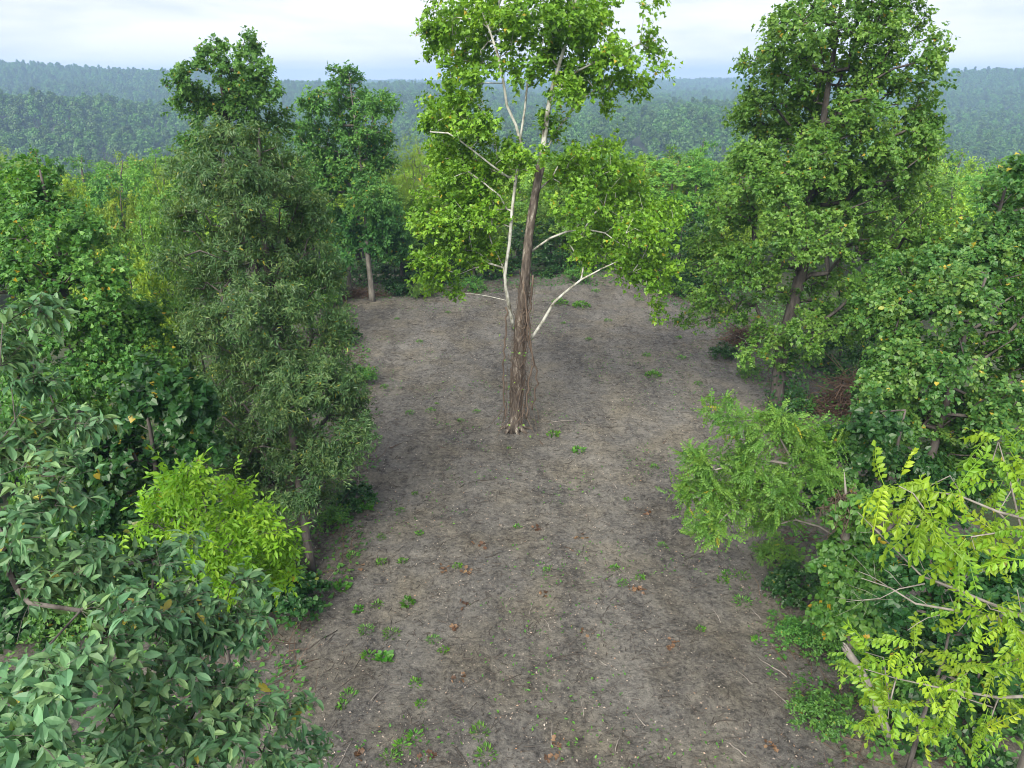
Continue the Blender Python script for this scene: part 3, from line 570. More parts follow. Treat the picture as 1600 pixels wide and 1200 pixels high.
limbs = [line_at(5.3, [(1680, 1040, .035), (1560, 968, .022), (1500, 955, .017), (1430, 943, .013), (1390, 918, .009), (1345, 903, .004)]),
         line_at(5.2, [(1660, 990, .03), (1540, 940, .018), (1480, 915, .015), (1440, 900, .012), (1408, 868, .009), (1380, 840, .007), (1340, 800, .004)]),
         line_at(5.3, [(1540, 962, .012), (1500, 930, .008), (1470, 912, .005)]), line_at(5.3, [(1445, 912, .010), (1405, 920, .007), (1375, 935, .005), (1322, 940, .003)]),
         line_at(5.3, [(1390, 918, .007), (1360, 900, .005), (1342, 893, .003)]), line_at(5.3, [(1410, 918, .006), (1390, 895, .004), (1382, 890, .003)]),
         line_at(5.3, [(1500, 955, .007), (1450, 965, .005), (1418, 985, .004)]),
         line_at(5.3, [(1640, 820, .02), (1560, 800, .016), (1500, 775, .011), (1440, 765, .006)]),
         line_at(5.3, [(1690, 1080, .03), (1560, 1090, .02), (1470, 1075, .013), (1400, 1060, .008), (1350, 1045, .004)]),
         line_at(5.3, [(1660, 960, .02), (1600, 850, .015), (1580, 760, .011), (1560, 690, .005)])]
rb = np.random.default_rng(88)
for src in (limbs[0], limbs[1], limbs[2], limbs[3]):
    q_ = resample(src, .12)
    for k in range(9):
        i_ = int(len(q_) * (.45 + .5 * rb.random())); i_ = min(i_, len(q_) - 2); p0 = q_[i_]; dr_ = unit(q_[i_ + 1, :3] - p0[:3]); ln = .10 + .22 * rb.random(); sid = rb.normal(size=3) * .8 + (0, 0, .25)
        d1 = unit(dr_ * .8 + sid); limbs.append(np.array([p0 * (1, 1, 1, .45), (*(p0[:3] + d1 * ln * .5), p0[3] * .35), (*(p0[:3] + d1 * ln + rb.normal(size=3) * .03), .0015)]))
make_tree('walnut_tree', 'yellowing walnut with feathery compound leaves and bare silver boughs, near camera', 'tree', b, trunk, lo, WALNUT, L_wal, M_dead, .36, dens=13, spread=.18, per=5, seed=64, limbs=[np.column_stack([q[:, :3], q[:, 3] * limb_k]) for q in limbs],
          parts=300, twigs=False, droop=.35, thin=.004, up=1.0, sides=4)

# ------------------------------------------------------------------ right edge
lobe_tree('locust_tree', 'light green locust leaning out over the bare soil below the tulip tree', 'tree', 13.6,
          [(1140, 650, 26, 9), (1195, 668, 44, 16), (1255, 690, 40, 20), (1105, 718, 32, 20), (1175, 720, 42, 28), (1088, 760, 24, 20), (1150, 778, 50, 30), (1220, 765, 45, 30), (1275, 735, 36, 30), (1115, 815, 26, 18), (1225, 815, 36, 22), (1290, 690, 30, 22)],
          FERNY, L_loc, .30, 15, .36, 22, 71, base=(8.6, 13.0), r0=.09, dy=.7, bark=M_dead, thin=.008, parts=300, droop=.2)
lobe_tree('vine_draped_tree', 'wide tree smothered in pale vine leaves above the yellow walnut', 'tree', 15.5,
          [(1430, 475, 50, 40), (1505, 460, 55, 48), (1395, 560, 34, 44), (1460, 560, 62, 48), (1545, 540, 55, 50), (1410, 640, 50, 40), (1480, 650, 62, 48), (1560, 640, 55, 44), (1600, 460, 45, 45), (1620, 580, 50, 60), (1390, 690, 40, 30), (1470, 720, 50, 30), (1380, 480, 36, 36), (1360, 610, 30, 30), (1620, 680, 40, 50), (1540, 720, 50, 30)],
          HEART, L_vine, .09, 19, .38, 88, 72, r0=.16, dy=1.2, parts=300, droop=.5)
lobe_tree('thick_leaved_tree', 'heavy leaved tree filling the gap beyond the vine-smothered tree', 'tree', 19.5,
          [(1575, 315, 40, 32), (1600, 270, 30, 16), (1545, 375, 50, 34), (1480, 405, 50, 32), (1600, 395, 45, 45), (1425, 430, 45, 26), (1640, 330, 50, 60), (1530, 425, 50, 30)],
          LOBE4, L_vine, .13, 14, .42, 60, 73, r0=.18, dy=1.2)
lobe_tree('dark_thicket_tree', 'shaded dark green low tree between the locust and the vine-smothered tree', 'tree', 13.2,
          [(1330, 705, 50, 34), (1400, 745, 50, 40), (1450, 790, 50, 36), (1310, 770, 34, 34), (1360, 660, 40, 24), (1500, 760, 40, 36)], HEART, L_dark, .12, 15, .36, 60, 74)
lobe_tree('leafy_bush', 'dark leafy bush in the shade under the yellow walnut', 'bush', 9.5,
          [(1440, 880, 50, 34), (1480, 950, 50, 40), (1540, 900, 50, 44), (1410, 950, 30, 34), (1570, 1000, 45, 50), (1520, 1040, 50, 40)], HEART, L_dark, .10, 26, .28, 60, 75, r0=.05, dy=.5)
# stump under a cloak of vines
b = ground_base(7.6, 12.4); lo = lobes_at(12.3, [(1322, 800, 22, 26), (1330, 850, 36, 30), (1345, 900, 40, 34), (1320, 940, 34, 28), (1350, 960, 34, 24), (1300, 880, 24, 28), (1300, 960, 24, 20), (1300, 785, 16, 18), (1345, 790, 18, 18), (1322, 770, 14, 8), (1370, 860, 22, 30)], .3, 9)
top = atY(1322, 775, 12.3); tip = atY(1319, 738, 12.3)
trunk = np.array([(*b, .22), (b[0] + .05, b[1], b[2] + 1.5, .2), ((b[0] + top[0]) / 2, b[1], (b[2] + top[2]) / 2, .17), (*top, .03), (*tip, .008)])
st = make_tree('vine_covered_stump', 'broken stump cloaked in heart-shaped vine leaves with a dry brown top', 'stump', b, trunk, lo, HEART, L_gum, M_barkpale, .115, dens=52, spread=.26, per=40, seed=76, parts=300, droop=.6, up=.5, thin=.008)
tb = []
for k in range(260):
    a = r.random() * 6.283; p0 = top - b + np.array((r.normal() * .1, r.normal() * .1, -.35 + .45 * r.random())); e_ = p0 + np.array((math.cos(a) * .3 * r.random(), math.sin(a) * .3 * r.random(), -.5 * r.random() - .05)) + r.normal(size=3) * .09; mdl = (p0 + e_) / 2 + np.array((math.cos(a) * .08, math.sin(a) * .08, .05)) + r.normal(size=3) * .09
    tb.append(tube(np.array([p0, mdl, e_]), np.full(3, .004 + .006 * r.random()), 3, 0, 0, False))
v, f = join(tb); obj('dry_vine_cap', mesh_np('dry_vine_cap', v, f, M_vine), st, 'stuff')
# snapped pole stub
p0 = atY(1322, 1015, 10.6); p1 = atY(1352, 1062, 10.4); p2 = atY(1392, 1125, 10.1); gz = h1(p2[0], p2[1]); p2 = p2 if p2[2] < gz else np.array((p2[0] + .25, p2[1] - .1, gz - .1))
bb = np.array((p2[0], p2[1], gz)); rt = empty('snapped_pole', bb, 'snapped grey leaning pole with pale splintered top beneath the walnut', 'pole')
pts = resample(np.array([(*p2, .085), (*p1, .08), (*p0, .07)]) - np.array((*bb, 0)), .2); v, f = tube(pts[:, :3], pts[:, 3], 9, .1, 1); obj('pole_shaft', mesh_np('pole_shaft', v, f, M_barkpale, smooth_=True), rt)
tb = []
dirn = unit(p0 - p1)
for k in range(9):
    o_ = r.normal(size=3) * .035; q0 = p0 - bb + o_ - dirn * .04; tb.append(tube(np.array([q0, q0 + dirn * (.06 + .1 * r.random())]), np.array((.03, .004)), 4))
v, f = join(tb); obj('splinters', mesh_np('splinters', v, f, M_dead), rt, 'stuff')

# ------------------------------------------------------------------ brush piles
def brush_pile(label, c, L, W, H, nb, seed, rz):
    r = np.random.default_rng(seed); z = h1(*c); rt = empty('brush_pile', (*c, z), label, 'brush pile'); tb = []
    ca, sa = math.cos(rz), math.sin(rz)
    def stick():
        x = r.normal() * L * .32; y = r.normal() * W * .3; hh = max(.05, H * (1 - (x / L) ** 2 - (y / W) ** 2) * r.random() * (.55 + .45 * math.sin(x * 3 + seed))); a = r.random() * 6.28 if r.random() < .6 else r.normal() * .8; ln = .3 + r.random() ** 1.5 * 1.9
        dx, dy = math.cos(a) * ln / 2, math.sin(a) * ln / 2; t_ = np.linspace(-1, 1, 5); bend = r.normal() * .35; ti = r.normal() * .45
        P = np.stack([x + dx * t_ - dy * bend * t_ ** 2, y + dy * t_ + dx * bend * t_ ** 2, np.maximum(.02, hh + ti * t_ * ln / 2 - .05 * t_ ** 2 + r.normal(size=5) * .05)], 1)
        return np.stack([P[:, 0] * ca - P[:, 1] * sa, P[:, 0] * sa + P[:, 1] * ca, P[:, 2]], 1)
    for k in range(nb): tb.append(tube(stick(), np.array((.012, .012, .010, .008, .004)) * (.6 + r.random()), 3, 0, 0, False))
    v, f = join(tb); obj('brushwood', mesh_np('brushwood', v, f, M_brush), rt, 'stuff')
    for k in range(9):
        P = stick(); v, f = tube(resample(np.column_stack([P, np.full(5, .03)]), .15)[:, :3], np.linspace(.03, .01, len(resample(np.column_stack([P, np.full(5, .03)]), .15))), 5)
        obj('branch', mesh_np('branch', v, f, M_dead if k % 3 == 0 else M_brush, smooth_=True), rt)
    return rt
brush_pile('large heap of brown cut brushwood behind the tulip tree trunk', (13.1, 25.8), 2.3, 1.3, 1.9, 560, 1, .1)
brush_pile('smaller heap of dry roots and brush under the tulip tree boughs', (11.7, 34.0), 1.2, .9, 1.0, 240, 2, .8)
brush_pile('low line of grey brush under the poplar at the far corner', (-9.6, 42.6), 2.2, .8, .6, 200, 3, .1)

# ------------------------------------------------------------------ woods beyond: a few kinds of tree, copied
def kind_tree(name, cat, seed, H, Wd, leaf, lm, size, per, shape, bark=M_bark, dens=2.4, spread=.65):
    r = np.random.default_rng(seed); lo = []
    for k in range(15):
        q = (k + .5) / 15; z = H * (.28 + .66 * q); wd = Wd * shape(q); a = k * 2.4
        lo.append((np.array((math.cos(a) * wd * .62, math.sin(a) * wd * .62, z + r.normal() * .2)), np.array((1, 1, .75)) * max(.55, wd * .55)))
    tr = np.array([(0, 0, 0, .22), (r.normal() * .2, r.normal() * .2, H * .4, .16), (r.normal() * .3, r.normal() * .3, H * .75, .09), (0, 0, H * .96, .02)])
    return make_tree(name, 'x', cat, (0, 0, 0), tr, lo, leaf, lm, bark, size, dens=dens, spread=spread, per=per, seed=seed, trunk_sides=6, sides=3)
dome = lambda q: math.sqrt(max(.05, 1 - (q * 1.0) ** 2.2)) * (.75 + .35 * min(1, q * 4))
cone = lambda q: (1.05 - q) * 1.0 + .12
vase = lambda q: .5 + .75 * math.sin(min(1, q * 1.15) * 2.2)
K = [kind_tree('round_crowned_tree', 'tree', 101, 12, 3.4, OVATE, L_mid, .22, 62, dome), kind_tree('yellow_green_tree', 'tree', 102, 11, 3.2, OVATE, L_yel, .21, 56, dome),
     kind_tree('dark_crowned_tree', 'tree', 103, 12, 3.2, HEART, L_maple, .21, 64, dome), kind_tree('spreading_tree', 'tree', 104, 12, 3.6, FINE, L_yel, .50, 10, vase, M_barkpale),
     kind_tree('pointed_tree', 'tree', 105, 13, 2.8, LANCE, L_tulip, .30, 64, cone), kind_tree('tall_green_tree', 'tree', 106, 14, 3.0, LOBE4, L_mid, .20, 60, vase)]
def thicket(seed):
    r = np.random.default_rng(seed); lo = [(np.array((math.cos(k * 2.4) * 1.5, math.sin(k * 2.4) * 1.5, .5 + 4.6 * (k + .5) / 12)), np.array((1.15, 1.15, .8))) for k in range(12)]
    return make_tree('thicket_tree', 'x', 'tree', (0, 0, 0), np.array([(0, 0, 0, .1), (.1, 0, 2.5, .07), (0, .1, 5, .02)]), lo, BLADE, L_dark, M_bark, .18, dens=3, spread=.5, per=48, seed=seed, trunk_sides=6, sides=3)  # dark leaf colour paints in the shade of the wood's edge
K.append(thicket(107))
used = [False] * len(K)
def plant_tree(k, x, y, top, half, label, group=None, rz=None):
    """set a tree of kind k on the land at (x, y) with its top at height top"""
    z = h1(x, y) - .1; H0, W0 = ((12, 3.9), (11, 3.7), (12, 3.7), (12, 4.2), (13, 3.2), (14, 3.6), (5.6, 2.6))[k]; kz = max(.3, (top - z) / H0); kx = max(half / W0, .62 * kz); sc = (kx, kx, kz); rz = random.random() * 6.28 if rz is None else rz
    if not used[k]:
        used[k] = True; K[k].location = (x, y, z); K[k].scale = sc; K[k].rotation_euler = (0, 0, rz); K[k]['label'] = label
        if group: K[k]['group'] = group
        return K[k]
    rt = copy_tree(K[k], (x, y, z), rz, sc, label)
    if group: rt['group'] = group
    elif 'group' in rt: del rt['group']
    return rt
def wood_tree(k, px, py, Y, halfpx, label):
    p_ = atY(px, py, Y); s = Y * cP + (EYE - p_[2]) * sP
    return plant_tree(k, p_[0], Y, p_[2], halfpx * s / 1110, label)
for a in [
    (3, 672, 222, 47, 75, 'airy feathery tree with see-through crown behind the sycamore, beside the poplar'),
    (0, 940, 214, 49, 66, 'round bright green tree just behind the sycamore trunk'),
    (4, 1102, 206, 53, 48, 'grey-green pointed tree standing between sycamore and tulip tree'),
    (1, 1040, 246, 58, 60, 'yellow-green round tree beside the grey-green pointed tree'),
    (0, 880, 262, 52, 50, 'green tree half hidden by the right sycamore boughs'),
    (6, 1070, 330, 48, 60, 'dark low tree under the grey-green pointed tree'),
    (1, 1165, 262, 46, 48, 'lime tinted tree peeping out beside the tulip tree crown'),
    (1, 1490, 282, 44, 72, 'golden-green dome-shaped tree past the far side of the tulip tree'),
    (0, 1440, 330, 38, 60, 'green tree squeezed between tulip tree and golden-green dome tree'),
    (4, 1560, 262, 60, 40, 'narrow green tree top above the heavy leaved tree'),
    (2, 52, 222, 44, 34, 'small dark round tree top standing clear above the sweetgum'),
    (1, 75, 250, 36, 58, 'yellow-green tree just behind the sweetgum top'),
    (0, 5, 255, 40, 42, 'plain green tree at the edge beyond the sweetgum'),
    (2, 165, 262, 50, 50, 'dull olive tree behind the gap between sweetgum and maple'),
    (1, 185, 282, 40, 46, 'light yellow-green tree in the gap before the maple'),
    (0, 240, 270, 37, 50, 'leafy green tree under the left boughs of the maple'),
    (5, 215, 330, 27, 52, 'bushy green tree in front of the maple, beside the willow oak'),
    (1, 190, 375, 24, 40, 'low yellow-green tree right behind the sweetgum'),
    (2, 460, 215, 50, 40, 'dark tree seen between maple and poplar'),
    (5, 620, 300, 45, 44, 'green tree close behind the poplar'),
    (6, 660, 330, 46, 50, 'dark shaded tree at the far edge of the clearing behind the sycamore'),
    (0, 740, 320, 47, 60, 'green shade tree behind the lowest left sycamore boughs'),
    (6, 830, 345, 49.5, 56, 'dark bushy tree directly behind the sycamore trunk'),
    (5, 980, 320, 50, 50, 'leafy tree at the far end of the bare soil'),
    (6, 1110, 395, 44, 50, 'dark bushy tree under the left boughs of the tulip tree'),
    (0, 1380, 400, 31, 60, 'green tree behind the lower tulip tree boughs'),
    (6, 1330, 470, 30, 60, 'dark shaded tree behind the large brush heap'),
    (6, 560, 418, 46, 30, 'dark low tree in the shade right behind the poplar trunk'),
    (6, 615, 408, 46.5, 34, 'low dark thicket tree beside the poplar, towards the sycamore'),
    (6, 665, 398, 47, 34, 'low dark thicket tree midway between poplar and sycamore'),
    (6, 715, 400, 48, 34, 'low leafy thicket tree under the lowest sycamore boughs'),
    (6, 775, 392, 48.5, 34, 'dark thicket tree seen just beside the sycamore stem'),
    (6, 870, 385, 49.5, 34, 'dark thicket tree above the low white sycamore limb'),
    (6, 925, 380, 50, 34, 'leafy thicket tree at the far tip of the soil'),
    (6, 1010, 392, 48, 36, 'dark thicket tree at the far corner before the tulip tree'),
    (6, 1060, 408, 45.5, 34, 'shaded thicket tree at the soil edge left of the tulip boughs'),
    (1, 590, 285, 52, 44, 'yellow-green tree glowing behind the poplar'),
    (1, 250, 250, 52, 40, 'yellow-green tree top between sweetgum and maple'),
    (1, 1010, 232, 62, 44, 'pale yellow-green tree top between sycamore and tulip tree'),
    (0, 470, 400, 34, 50, 'dense green tree filling the gap behind the willow oak'),
    (6, 500, 400, 41, 45, 'dark tree beside the foot of the poplar'),
    (6, 300, 470, 25, 60, 'shaded tree behind the willow oak lower boughs'),
    (6, 1400, 560, 22, 60, 'shaded tree beside the large brush heap'),
    (2, 60, 560, 13.5, 80, 'shady tree between the sweetgum and the broad-leaved tree')]:
    wood_tree(*a)
BEYOND = [(150, 'straight beyond the sweetgum'), (262, 'beyond the gap before the maple'), (450, 'beyond the maple'), (640, 'beyond the poplar'), (800, 'beyond the white sycamore limb'),
          (1065, 'beyond the brown sycamore trunk'), (1150, 'beyond the gap before the tulip tree'), (1480, 'beyond the tulip tree'), (9999, 'beyond the gap past the tulip tree')]
def beyond(x, y, z):
    zc_ = y * cP + (EYE - z) * sP; u_ = x / zc_ * 1110 + 800
    return next(t_ for v_, t_ in BEYOND if u_ < v_)
names = ['round-crowned green', 'yellow-green', 'dark green', 'feathery', 'pointed', 'tall green']
r = np.random.default_rng(17); cnt = 0
pts = []
while cnt < 290:                                                # trees on the slope falling away behind the clearing
    x = (r.random() - .5) * 320; y = 54 + r.random() ** 1.5 * 180
    if abs(x) > y * .78 + 6 or any((x - q[0]) ** 2 + (y - q[1]) ** 2 < (3.2 + y * .012) ** 2 for q in pts): continue
    pts.append((x, y)); g = h1(x, y); k = int(r.choice([0, 0, 1, 1, 2, 3, 4, 5, 5])); H = 12.5 + 5 * r.random()
    top = min(g + H, 12 - y * (.074 + .032 * r.random()))          # the wood stays below the line of sight to the valley
    if top < g + 5: top = g + 7
    plant_tree(k, x, y, top, 3.2 + 1.4 * r.random(), f'{names[k]} tree {"high on" if y < 95 else "part-way down" if y < 150 else "far down"} the back slope, {beyond(x, y, top)}', 'trees on the slope behind the clearing'); cnt += 1

# ------------------------------------------------------------------ wooded hills across the valley
def far_tree(seed, n, H, Wd, pointed):
    r = np.random.default_rng(seed); nb_ = 9; lo = []
    for k in range(nb_):
        q = (k + .5) / nb_; wd = Wd * (math.sqrt(1 - q * q) if not pointed else (1.05 - q)); a = k * 2.4
        lo.append((np.array((math.cos(a) * wd * .55, math.sin(a) * wd * .55, H * (.3 + .62 * q))), np.array((1, 1, .9)) * max(1.0, wd * .62)))
    V = []; ids = r.integers(0, nb_, n); v = unit(r.normal(size=(n, 3))); c = np.array([q[0] for q in lo])[ids]; rad = np.array([q[1] for q in lo])[ids]; pos = c + v * rad * (.8 + .25 * r.random((n, 1)))
    nrm = unit(v + r.normal(size=(n, 3)) * .2 + np.array((0, 0, .1))); d = unit(np.cross(nrm, r.normal(size=(n, 3)))); V, F = leaf_geo(OVATE, pos, d, nrm, .9 + .7 * r.random(n), 1.4)
    tint = np.repeat(np.clip(.22 + .25 * r.random(nb_)[ids] + .16 * r.random(n), 0, .9), 2)
    tv, tf = tube(np.array([(0, 0, -2), (0, 0, H * .5)]), np.array((.25, .15)), 4); nv = len(V)
    return mesh_np('hillside_tree', np.vstack([V, tv]), np.vstack([F, tf + nv]), L_far, np.concatenate([tint, np.zeros(len(tf))]))
FT = [far_tree(201 + i, 620, H, Wd, pt) for i, (H, Wd, pt) in enumerate([(15, 4.6, False), (17, 4.2, False), (14, 5.0, False), (18, 3.6, True), (16, 4.4, False)])]
r = np.random.default_rng(23); n_try = 90000
rad = np.sqrt(r.random(n_try) * (2700 ** 2 - 225 ** 2) + 225 ** 2); th = (r.random(n_try) - .5) * math.radians(96); x = rad * np.sin(th); y = rad * np.cos(th)
cell = {}; keepi = []
for i in range(n_try):
    sp = 8.2 if rad[i] < 900 else 8.8 if rad[i] < 1700 else 12
    kx, ky = int(x[i] // sp), int(y[i] // sp)
    if (kx, ky, sp) in cell: continue
    cell[(kx, ky, sp)] = 1; keepi.append(i)
keepi = np.array(keepi); x, y, rad = x[keepi], y[keepi], rad[keepi]; ok = field_mask(x, y) < .15; x, y, rad = x[ok], y[ok], rad[ok]
z = hf(x, y); sc = (.78 + .42 * r.random(len(x))) * np.where(rad > 1700, 1.35, 1.0)
zc = y * cP + (EYE - z - 10) * sP; u = x / zc * 1110 + 800; vpx = 600 - (y * sP + (z + 10 - EYE) * cP) / zc * 1110
vis = (u > 0) & (u < 1600) & (rad > 330) & (rad < 760) & (vpx < 275)
pick = np.where(vis)[0]; pick = pick[np.argsort(rad[pick])][:: max(1, len(pick) // 290)][:280]
for i in pick:
    o = obj('hillside_tree', FT[i % 5]); o.location = (x[i], y[i], z[i] - .5); o.rotation_euler = (0, 0, r.random() * 6.28); o.scale = (sc[i],) * 3
    tagp(o, f'hazy round tree {"low" if rad[i] < 470 else "half-way up" if rad[i] < 610 else "high"} on the far hillside, {beyond(x[i], y[i], z[i])}', 'tree', 'trees on the hillside across the valley')
rest = np.ones(len(x), bool); rest[pick] = False
me = bpy.data.meshes.new('distant_woods'); me.from_pydata(np.stack([x[rest], y[rest], z[rest] - .5], 1).tolist(), [], [])
at_ = me.attributes.new('size', 'FLOAT', 'POINT'); at_.data.foreach_set('value', sc[rest].astype(np.float32))
col = bpy.data.collections.new('far_tree_kinds')
for q in FT: col.objects.link(bpy.data.objects.new('far_tree_kind', q))
wood = obj('distant_woods', me, kind='stuff'); wood['label'] = 'hazy blue-green woods covering the hills across the valley'
g = bpy.data.node_groups.new('scatter_trees', 'GeometryNodeTree')
g.interface.new_socket('Geometry', in_out='INPUT', socket_type='NodeSocketGeometry'); g.interface.new_socket('Geometry', in_out='OUTPUT', socket_type='NodeSocketGeometry')
gi = g.nodes.new('NodeGroupInput'); go = g.nodes.new('NodeGroupOutput'); ci = g.nodes.new('GeometryNodeCollectionInfo'); ci.inputs[0].default_value = col; ci.inputs['Separate Children'].default_value = True
ip = g.nodes.new('GeometryNodeInstanceOnPoints'); ip.inputs['Pick Instance'].default_value = True
na1 = g.nodes.new('GeometryNodeInputNamedAttribute'); na1.data_type = 'FLOAT'; na1.inputs[0].default_value = 'size'
rv = g.nodes.new('FunctionNodeRandomValue'); rv.data_type = 'FLOAT'; rv.inputs[3].default_value = 6.283
cx = g.nodes.new('ShaderNodeCombineXYZ'); gl = g.links
gl.new(gi.outputs[0], ip.inputs['Points']); gl.new(ci.outputs[0], ip.inputs['Instance']); gl.new(na1.outputs[0], ip.inputs['Scale'])
gl.new(rv.outputs[1], cx.inputs[2]); gl.new(cx.outputs[0], ip.inputs['Rotation']); gl.new(ip.outputs[0], go.inputs[0])
md = wood.modifiers.new('scatter', 'NODES'); md.node_group = g

# ------------------------------------------------------------------ undergrowth along both edges
r = np.random.default_rng(31)
def scatter_zone(n, d0, d1, ymax=50, ymin=4):
    out = []
    while sum(len(q) for q in out) < n:
        xx = (r.random(n * 3) - .5) * 50 + 1; yy = ymin + r.random(n * 3) * (ymax - ymin); d = edge_dist(xx, yy); d = d + .8 * vnoise(xx * .7, yy * .7, 21) + .5 * vnoise(xx * 2, yy * 2, 22)
        k = (d > d0) & (d < d1) & (np.abs(xx) < yy * .85 + 3); out.append(np.stack([xx[k], yy[k]], 1))
    return np.vstack(out)[:n]
pt = scatter_zone(36000, -.7, 9); gz = ground_z(pt[:, 0], pt[:, 1]); d = edge_dist(pt[:, 0], pt[:, 1])
hgt = np.clip((d + .5) * .3, .04, np.where(pt[:, 1] > 40, 1.2, .9)) * (.5 + 1.2 * (vnoise(pt[:, 0] * .8, pt[:, 1] * .8, 23) + .5)); zz = gz + .02 + hgt * r.random(len(pt)) ** .6
pos = np.column_stack([pt, zz]); V, F = leaf_geo(BLADE, pos, unit(r.normal(size=pos.shape) * (1, 1, .35)), unit(r.normal(size=pos.shape) * .4 + (0, 0, 1)), .07 + .09 * r.random(len(pt)))
o = obj('undergrowth', mesh_np('undergrowth', V, F, L_maple, np.repeat(np.clip(.5 * (vnoise(pt[:, 0], pt[:, 1], 24) + .5) + .4 * r.random(len(pt)), 0, .9) * np.where(pt[:, 1] > 40, .3, 1), 1)), kind='stuff'); o['label'] = 'low green undergrowth along both wooded edges of the clearing'  # tint lowered beyond the far end: canopy shade put into the leaf colour
pt = scatter_zone(5200, -.6, 3.0, 44); gz = ground_z(pt[:, 0], pt[:, 1]); tb = []
for i in range(0, 2600):
    a = r.random() * 6.28; ln = .3 + .9 * r.random(); l_ = r.normal() * .35; p0 = np.array((*pt[i], gz[i])); e_ = p0 + np.array((math.cos(a) * ln * .6, math.sin(a) * ln * .6, abs(l_) * ln + .03)); mdl = (p0 + e_) / 2 + r.normal(size=3) * .07
    tb.append(tube(np.array([p0, mdl, e_]), np.array((.010, .008, .004)), 3, 0, 0, False))
v, f = join(tb); o = obj('edge_brushwood', mesh_np('edge_brushwood', v, f, M_brush), kind='stuff'); o['label'] = 'tangle of thin dead stems along the clearing edges'

def bushes(rows):
    proto = []
    for k, (lm, lf, sz, per) in enumerate([(L_maple, OVATE, .10, 34), (L_dark, HEART, .10, 38), (L_loc, FERNY, .24, 9)]):
        lo = [(np.array((math.cos(a) * .5, math.sin(a) * .5, .5 + .3 * (a % 1))), np.array((.42, .42, .36))) for a in np.arange(0, 6.2, 1.2)] + [(np.array((0, 0, .95)), np.array((.45, .45, .35)))]
        proto.append(make_tree('bush', 'x', 'bush', (0, 0, 0), np.array([(0, 0, 0, .03), (0, 0, .5, .025), (0.05, 0, 1.0, .01)]), lo, lf, lm, M_bark, sz, dens=16, spread=.22, per=per, seed=301 + k, trunk_sides=5, sides=3, thin=.006))
    us = [False] * 3
    for k, px, py, zg, s, lab in rows:
        q = onground(px, py, zg); q[2] = h1(q[0], q[1]) - .05
        if not us[k]: us[k] = True; rt = proto[k]; rt.location = q; rt.scale = (s, s, s * .9); rt['label'] = lab
        else: rt = copy_tree(proto[k], q, r.random() * 6, (s, s, s * .9), lab)
        rt['group'] = 'bushes along the clearing edges'
bushes([(1, 70, 1000, -.7, 1.5, 'dark bush below the first bare bough of the broad-leaved tree'), (0, 150, 1010, -.6, 1.3, 'leafy bush in the shade between broad-leaved tree and soil edge'), (1, 10, 960, -1.2, 1.7, 'dark bush at the picture edge behind the broad-leaved tree'), (1, 300, 1010, -.4, 1.2, 'dark bush between the lime-green sapling and the broad-leaved tree'), (1, 1460, 1180, -.8, 1.5, 'dark bush in the bottom corner under the walnut leaves'), (1, 1570, 1130, -1.0, 1.7, 'dark bush in deep shade behind the lowest walnut fronds'), (0, 1480, 1090, -.8, 1.4, 'leafy bush behind the low walnut bough'), (1, 20, 760, -2.0, 2.2, 'dark bush deep in shade at the edge below the sweetgum'), (1, 40, 905, -1.6, 1.9, 'dark bush hidden in shade behind the broad-leaved tree'), (0, 140, 940, -1.5, 1.8, 'leafy bush in shade between the broad-leaved tree and the sapling'), (1, 20, 1020, -1.4, 1.6, 'dark bush under the broad-leaved tree'), (1, 240, 960, -1.2, 1.6, 'dark bush in shade under the lime-green sapling'), (0, 1275, 1130, 0, .75, 'low green bush at the clearing edge directly below the walnut'), (0, 1235, 1000, 0, .6, 'small green bush on the slope between the soil and the vine stump'),
        (2, 1210, 880, 0, .7, 'ferny bush on the soil edge below the locust'), (1, 1240, 930, 0, .8, 'dark bush at the foot of the vine-covered stump'),
        (0, 1300, 1050, -.4, .8, 'leafy bush beside the snapped pole'), (1, 1390, 1090, -.8, 1.4, 'dark bush behind the snapped pole under walnut leaves'), (0, 1400, 1170, -.6, 1.2, 'green bush at the photo corner below the walnut'),
        (1, 450, 985, -.4, 1.1, 'dark bush in the shade below the lime-green sapling'), (0, 430, 930, -.6, 1.2, 'leafy bush behind the lime-green sapling'), (0, 520, 820, 0, .6, 'small bush on the soil edge near the willow oak foot'),
        (1, 555, 790, 0, .7, 'dark bush under the willow oak outer boughs'), (0, 565, 600, 0, .8, 'bush at the soil edge beyond the willow oak'), (1, 530, 540, 0, 1.1, 'dark bush behind the willow oak outer boughs'),
        (2, 660, 463, 0, .9, 'ferny bush at the far edge, beside the poplar'), (0, 740, 455, 0, .9, 'bright bush behind the sycamore on the far edge'), (0, 900, 440, 0, 1.0, 'leafy bush on the far edge behind the white low limb'),
        (1, 1060, 460, 0, 1.2, 'dark bush at the far corner under tulip boughs'), (1, 1130, 560, 0, .7, 'small dark bush beside the smaller brush heap'), (0, 1170, 590, 0, .6, 'green bush in front of the tulip trunk'),
        (0, 1240, 640, 0, .9, 'leafy bush at the foot of the tulip tree'), (1, 1350, 715, -.3, 1.0, 'dark bush in front of the large brush heap'), (1, 620, 462, -.1, 1.0, 'dark bush next to the far line of grey brush')])

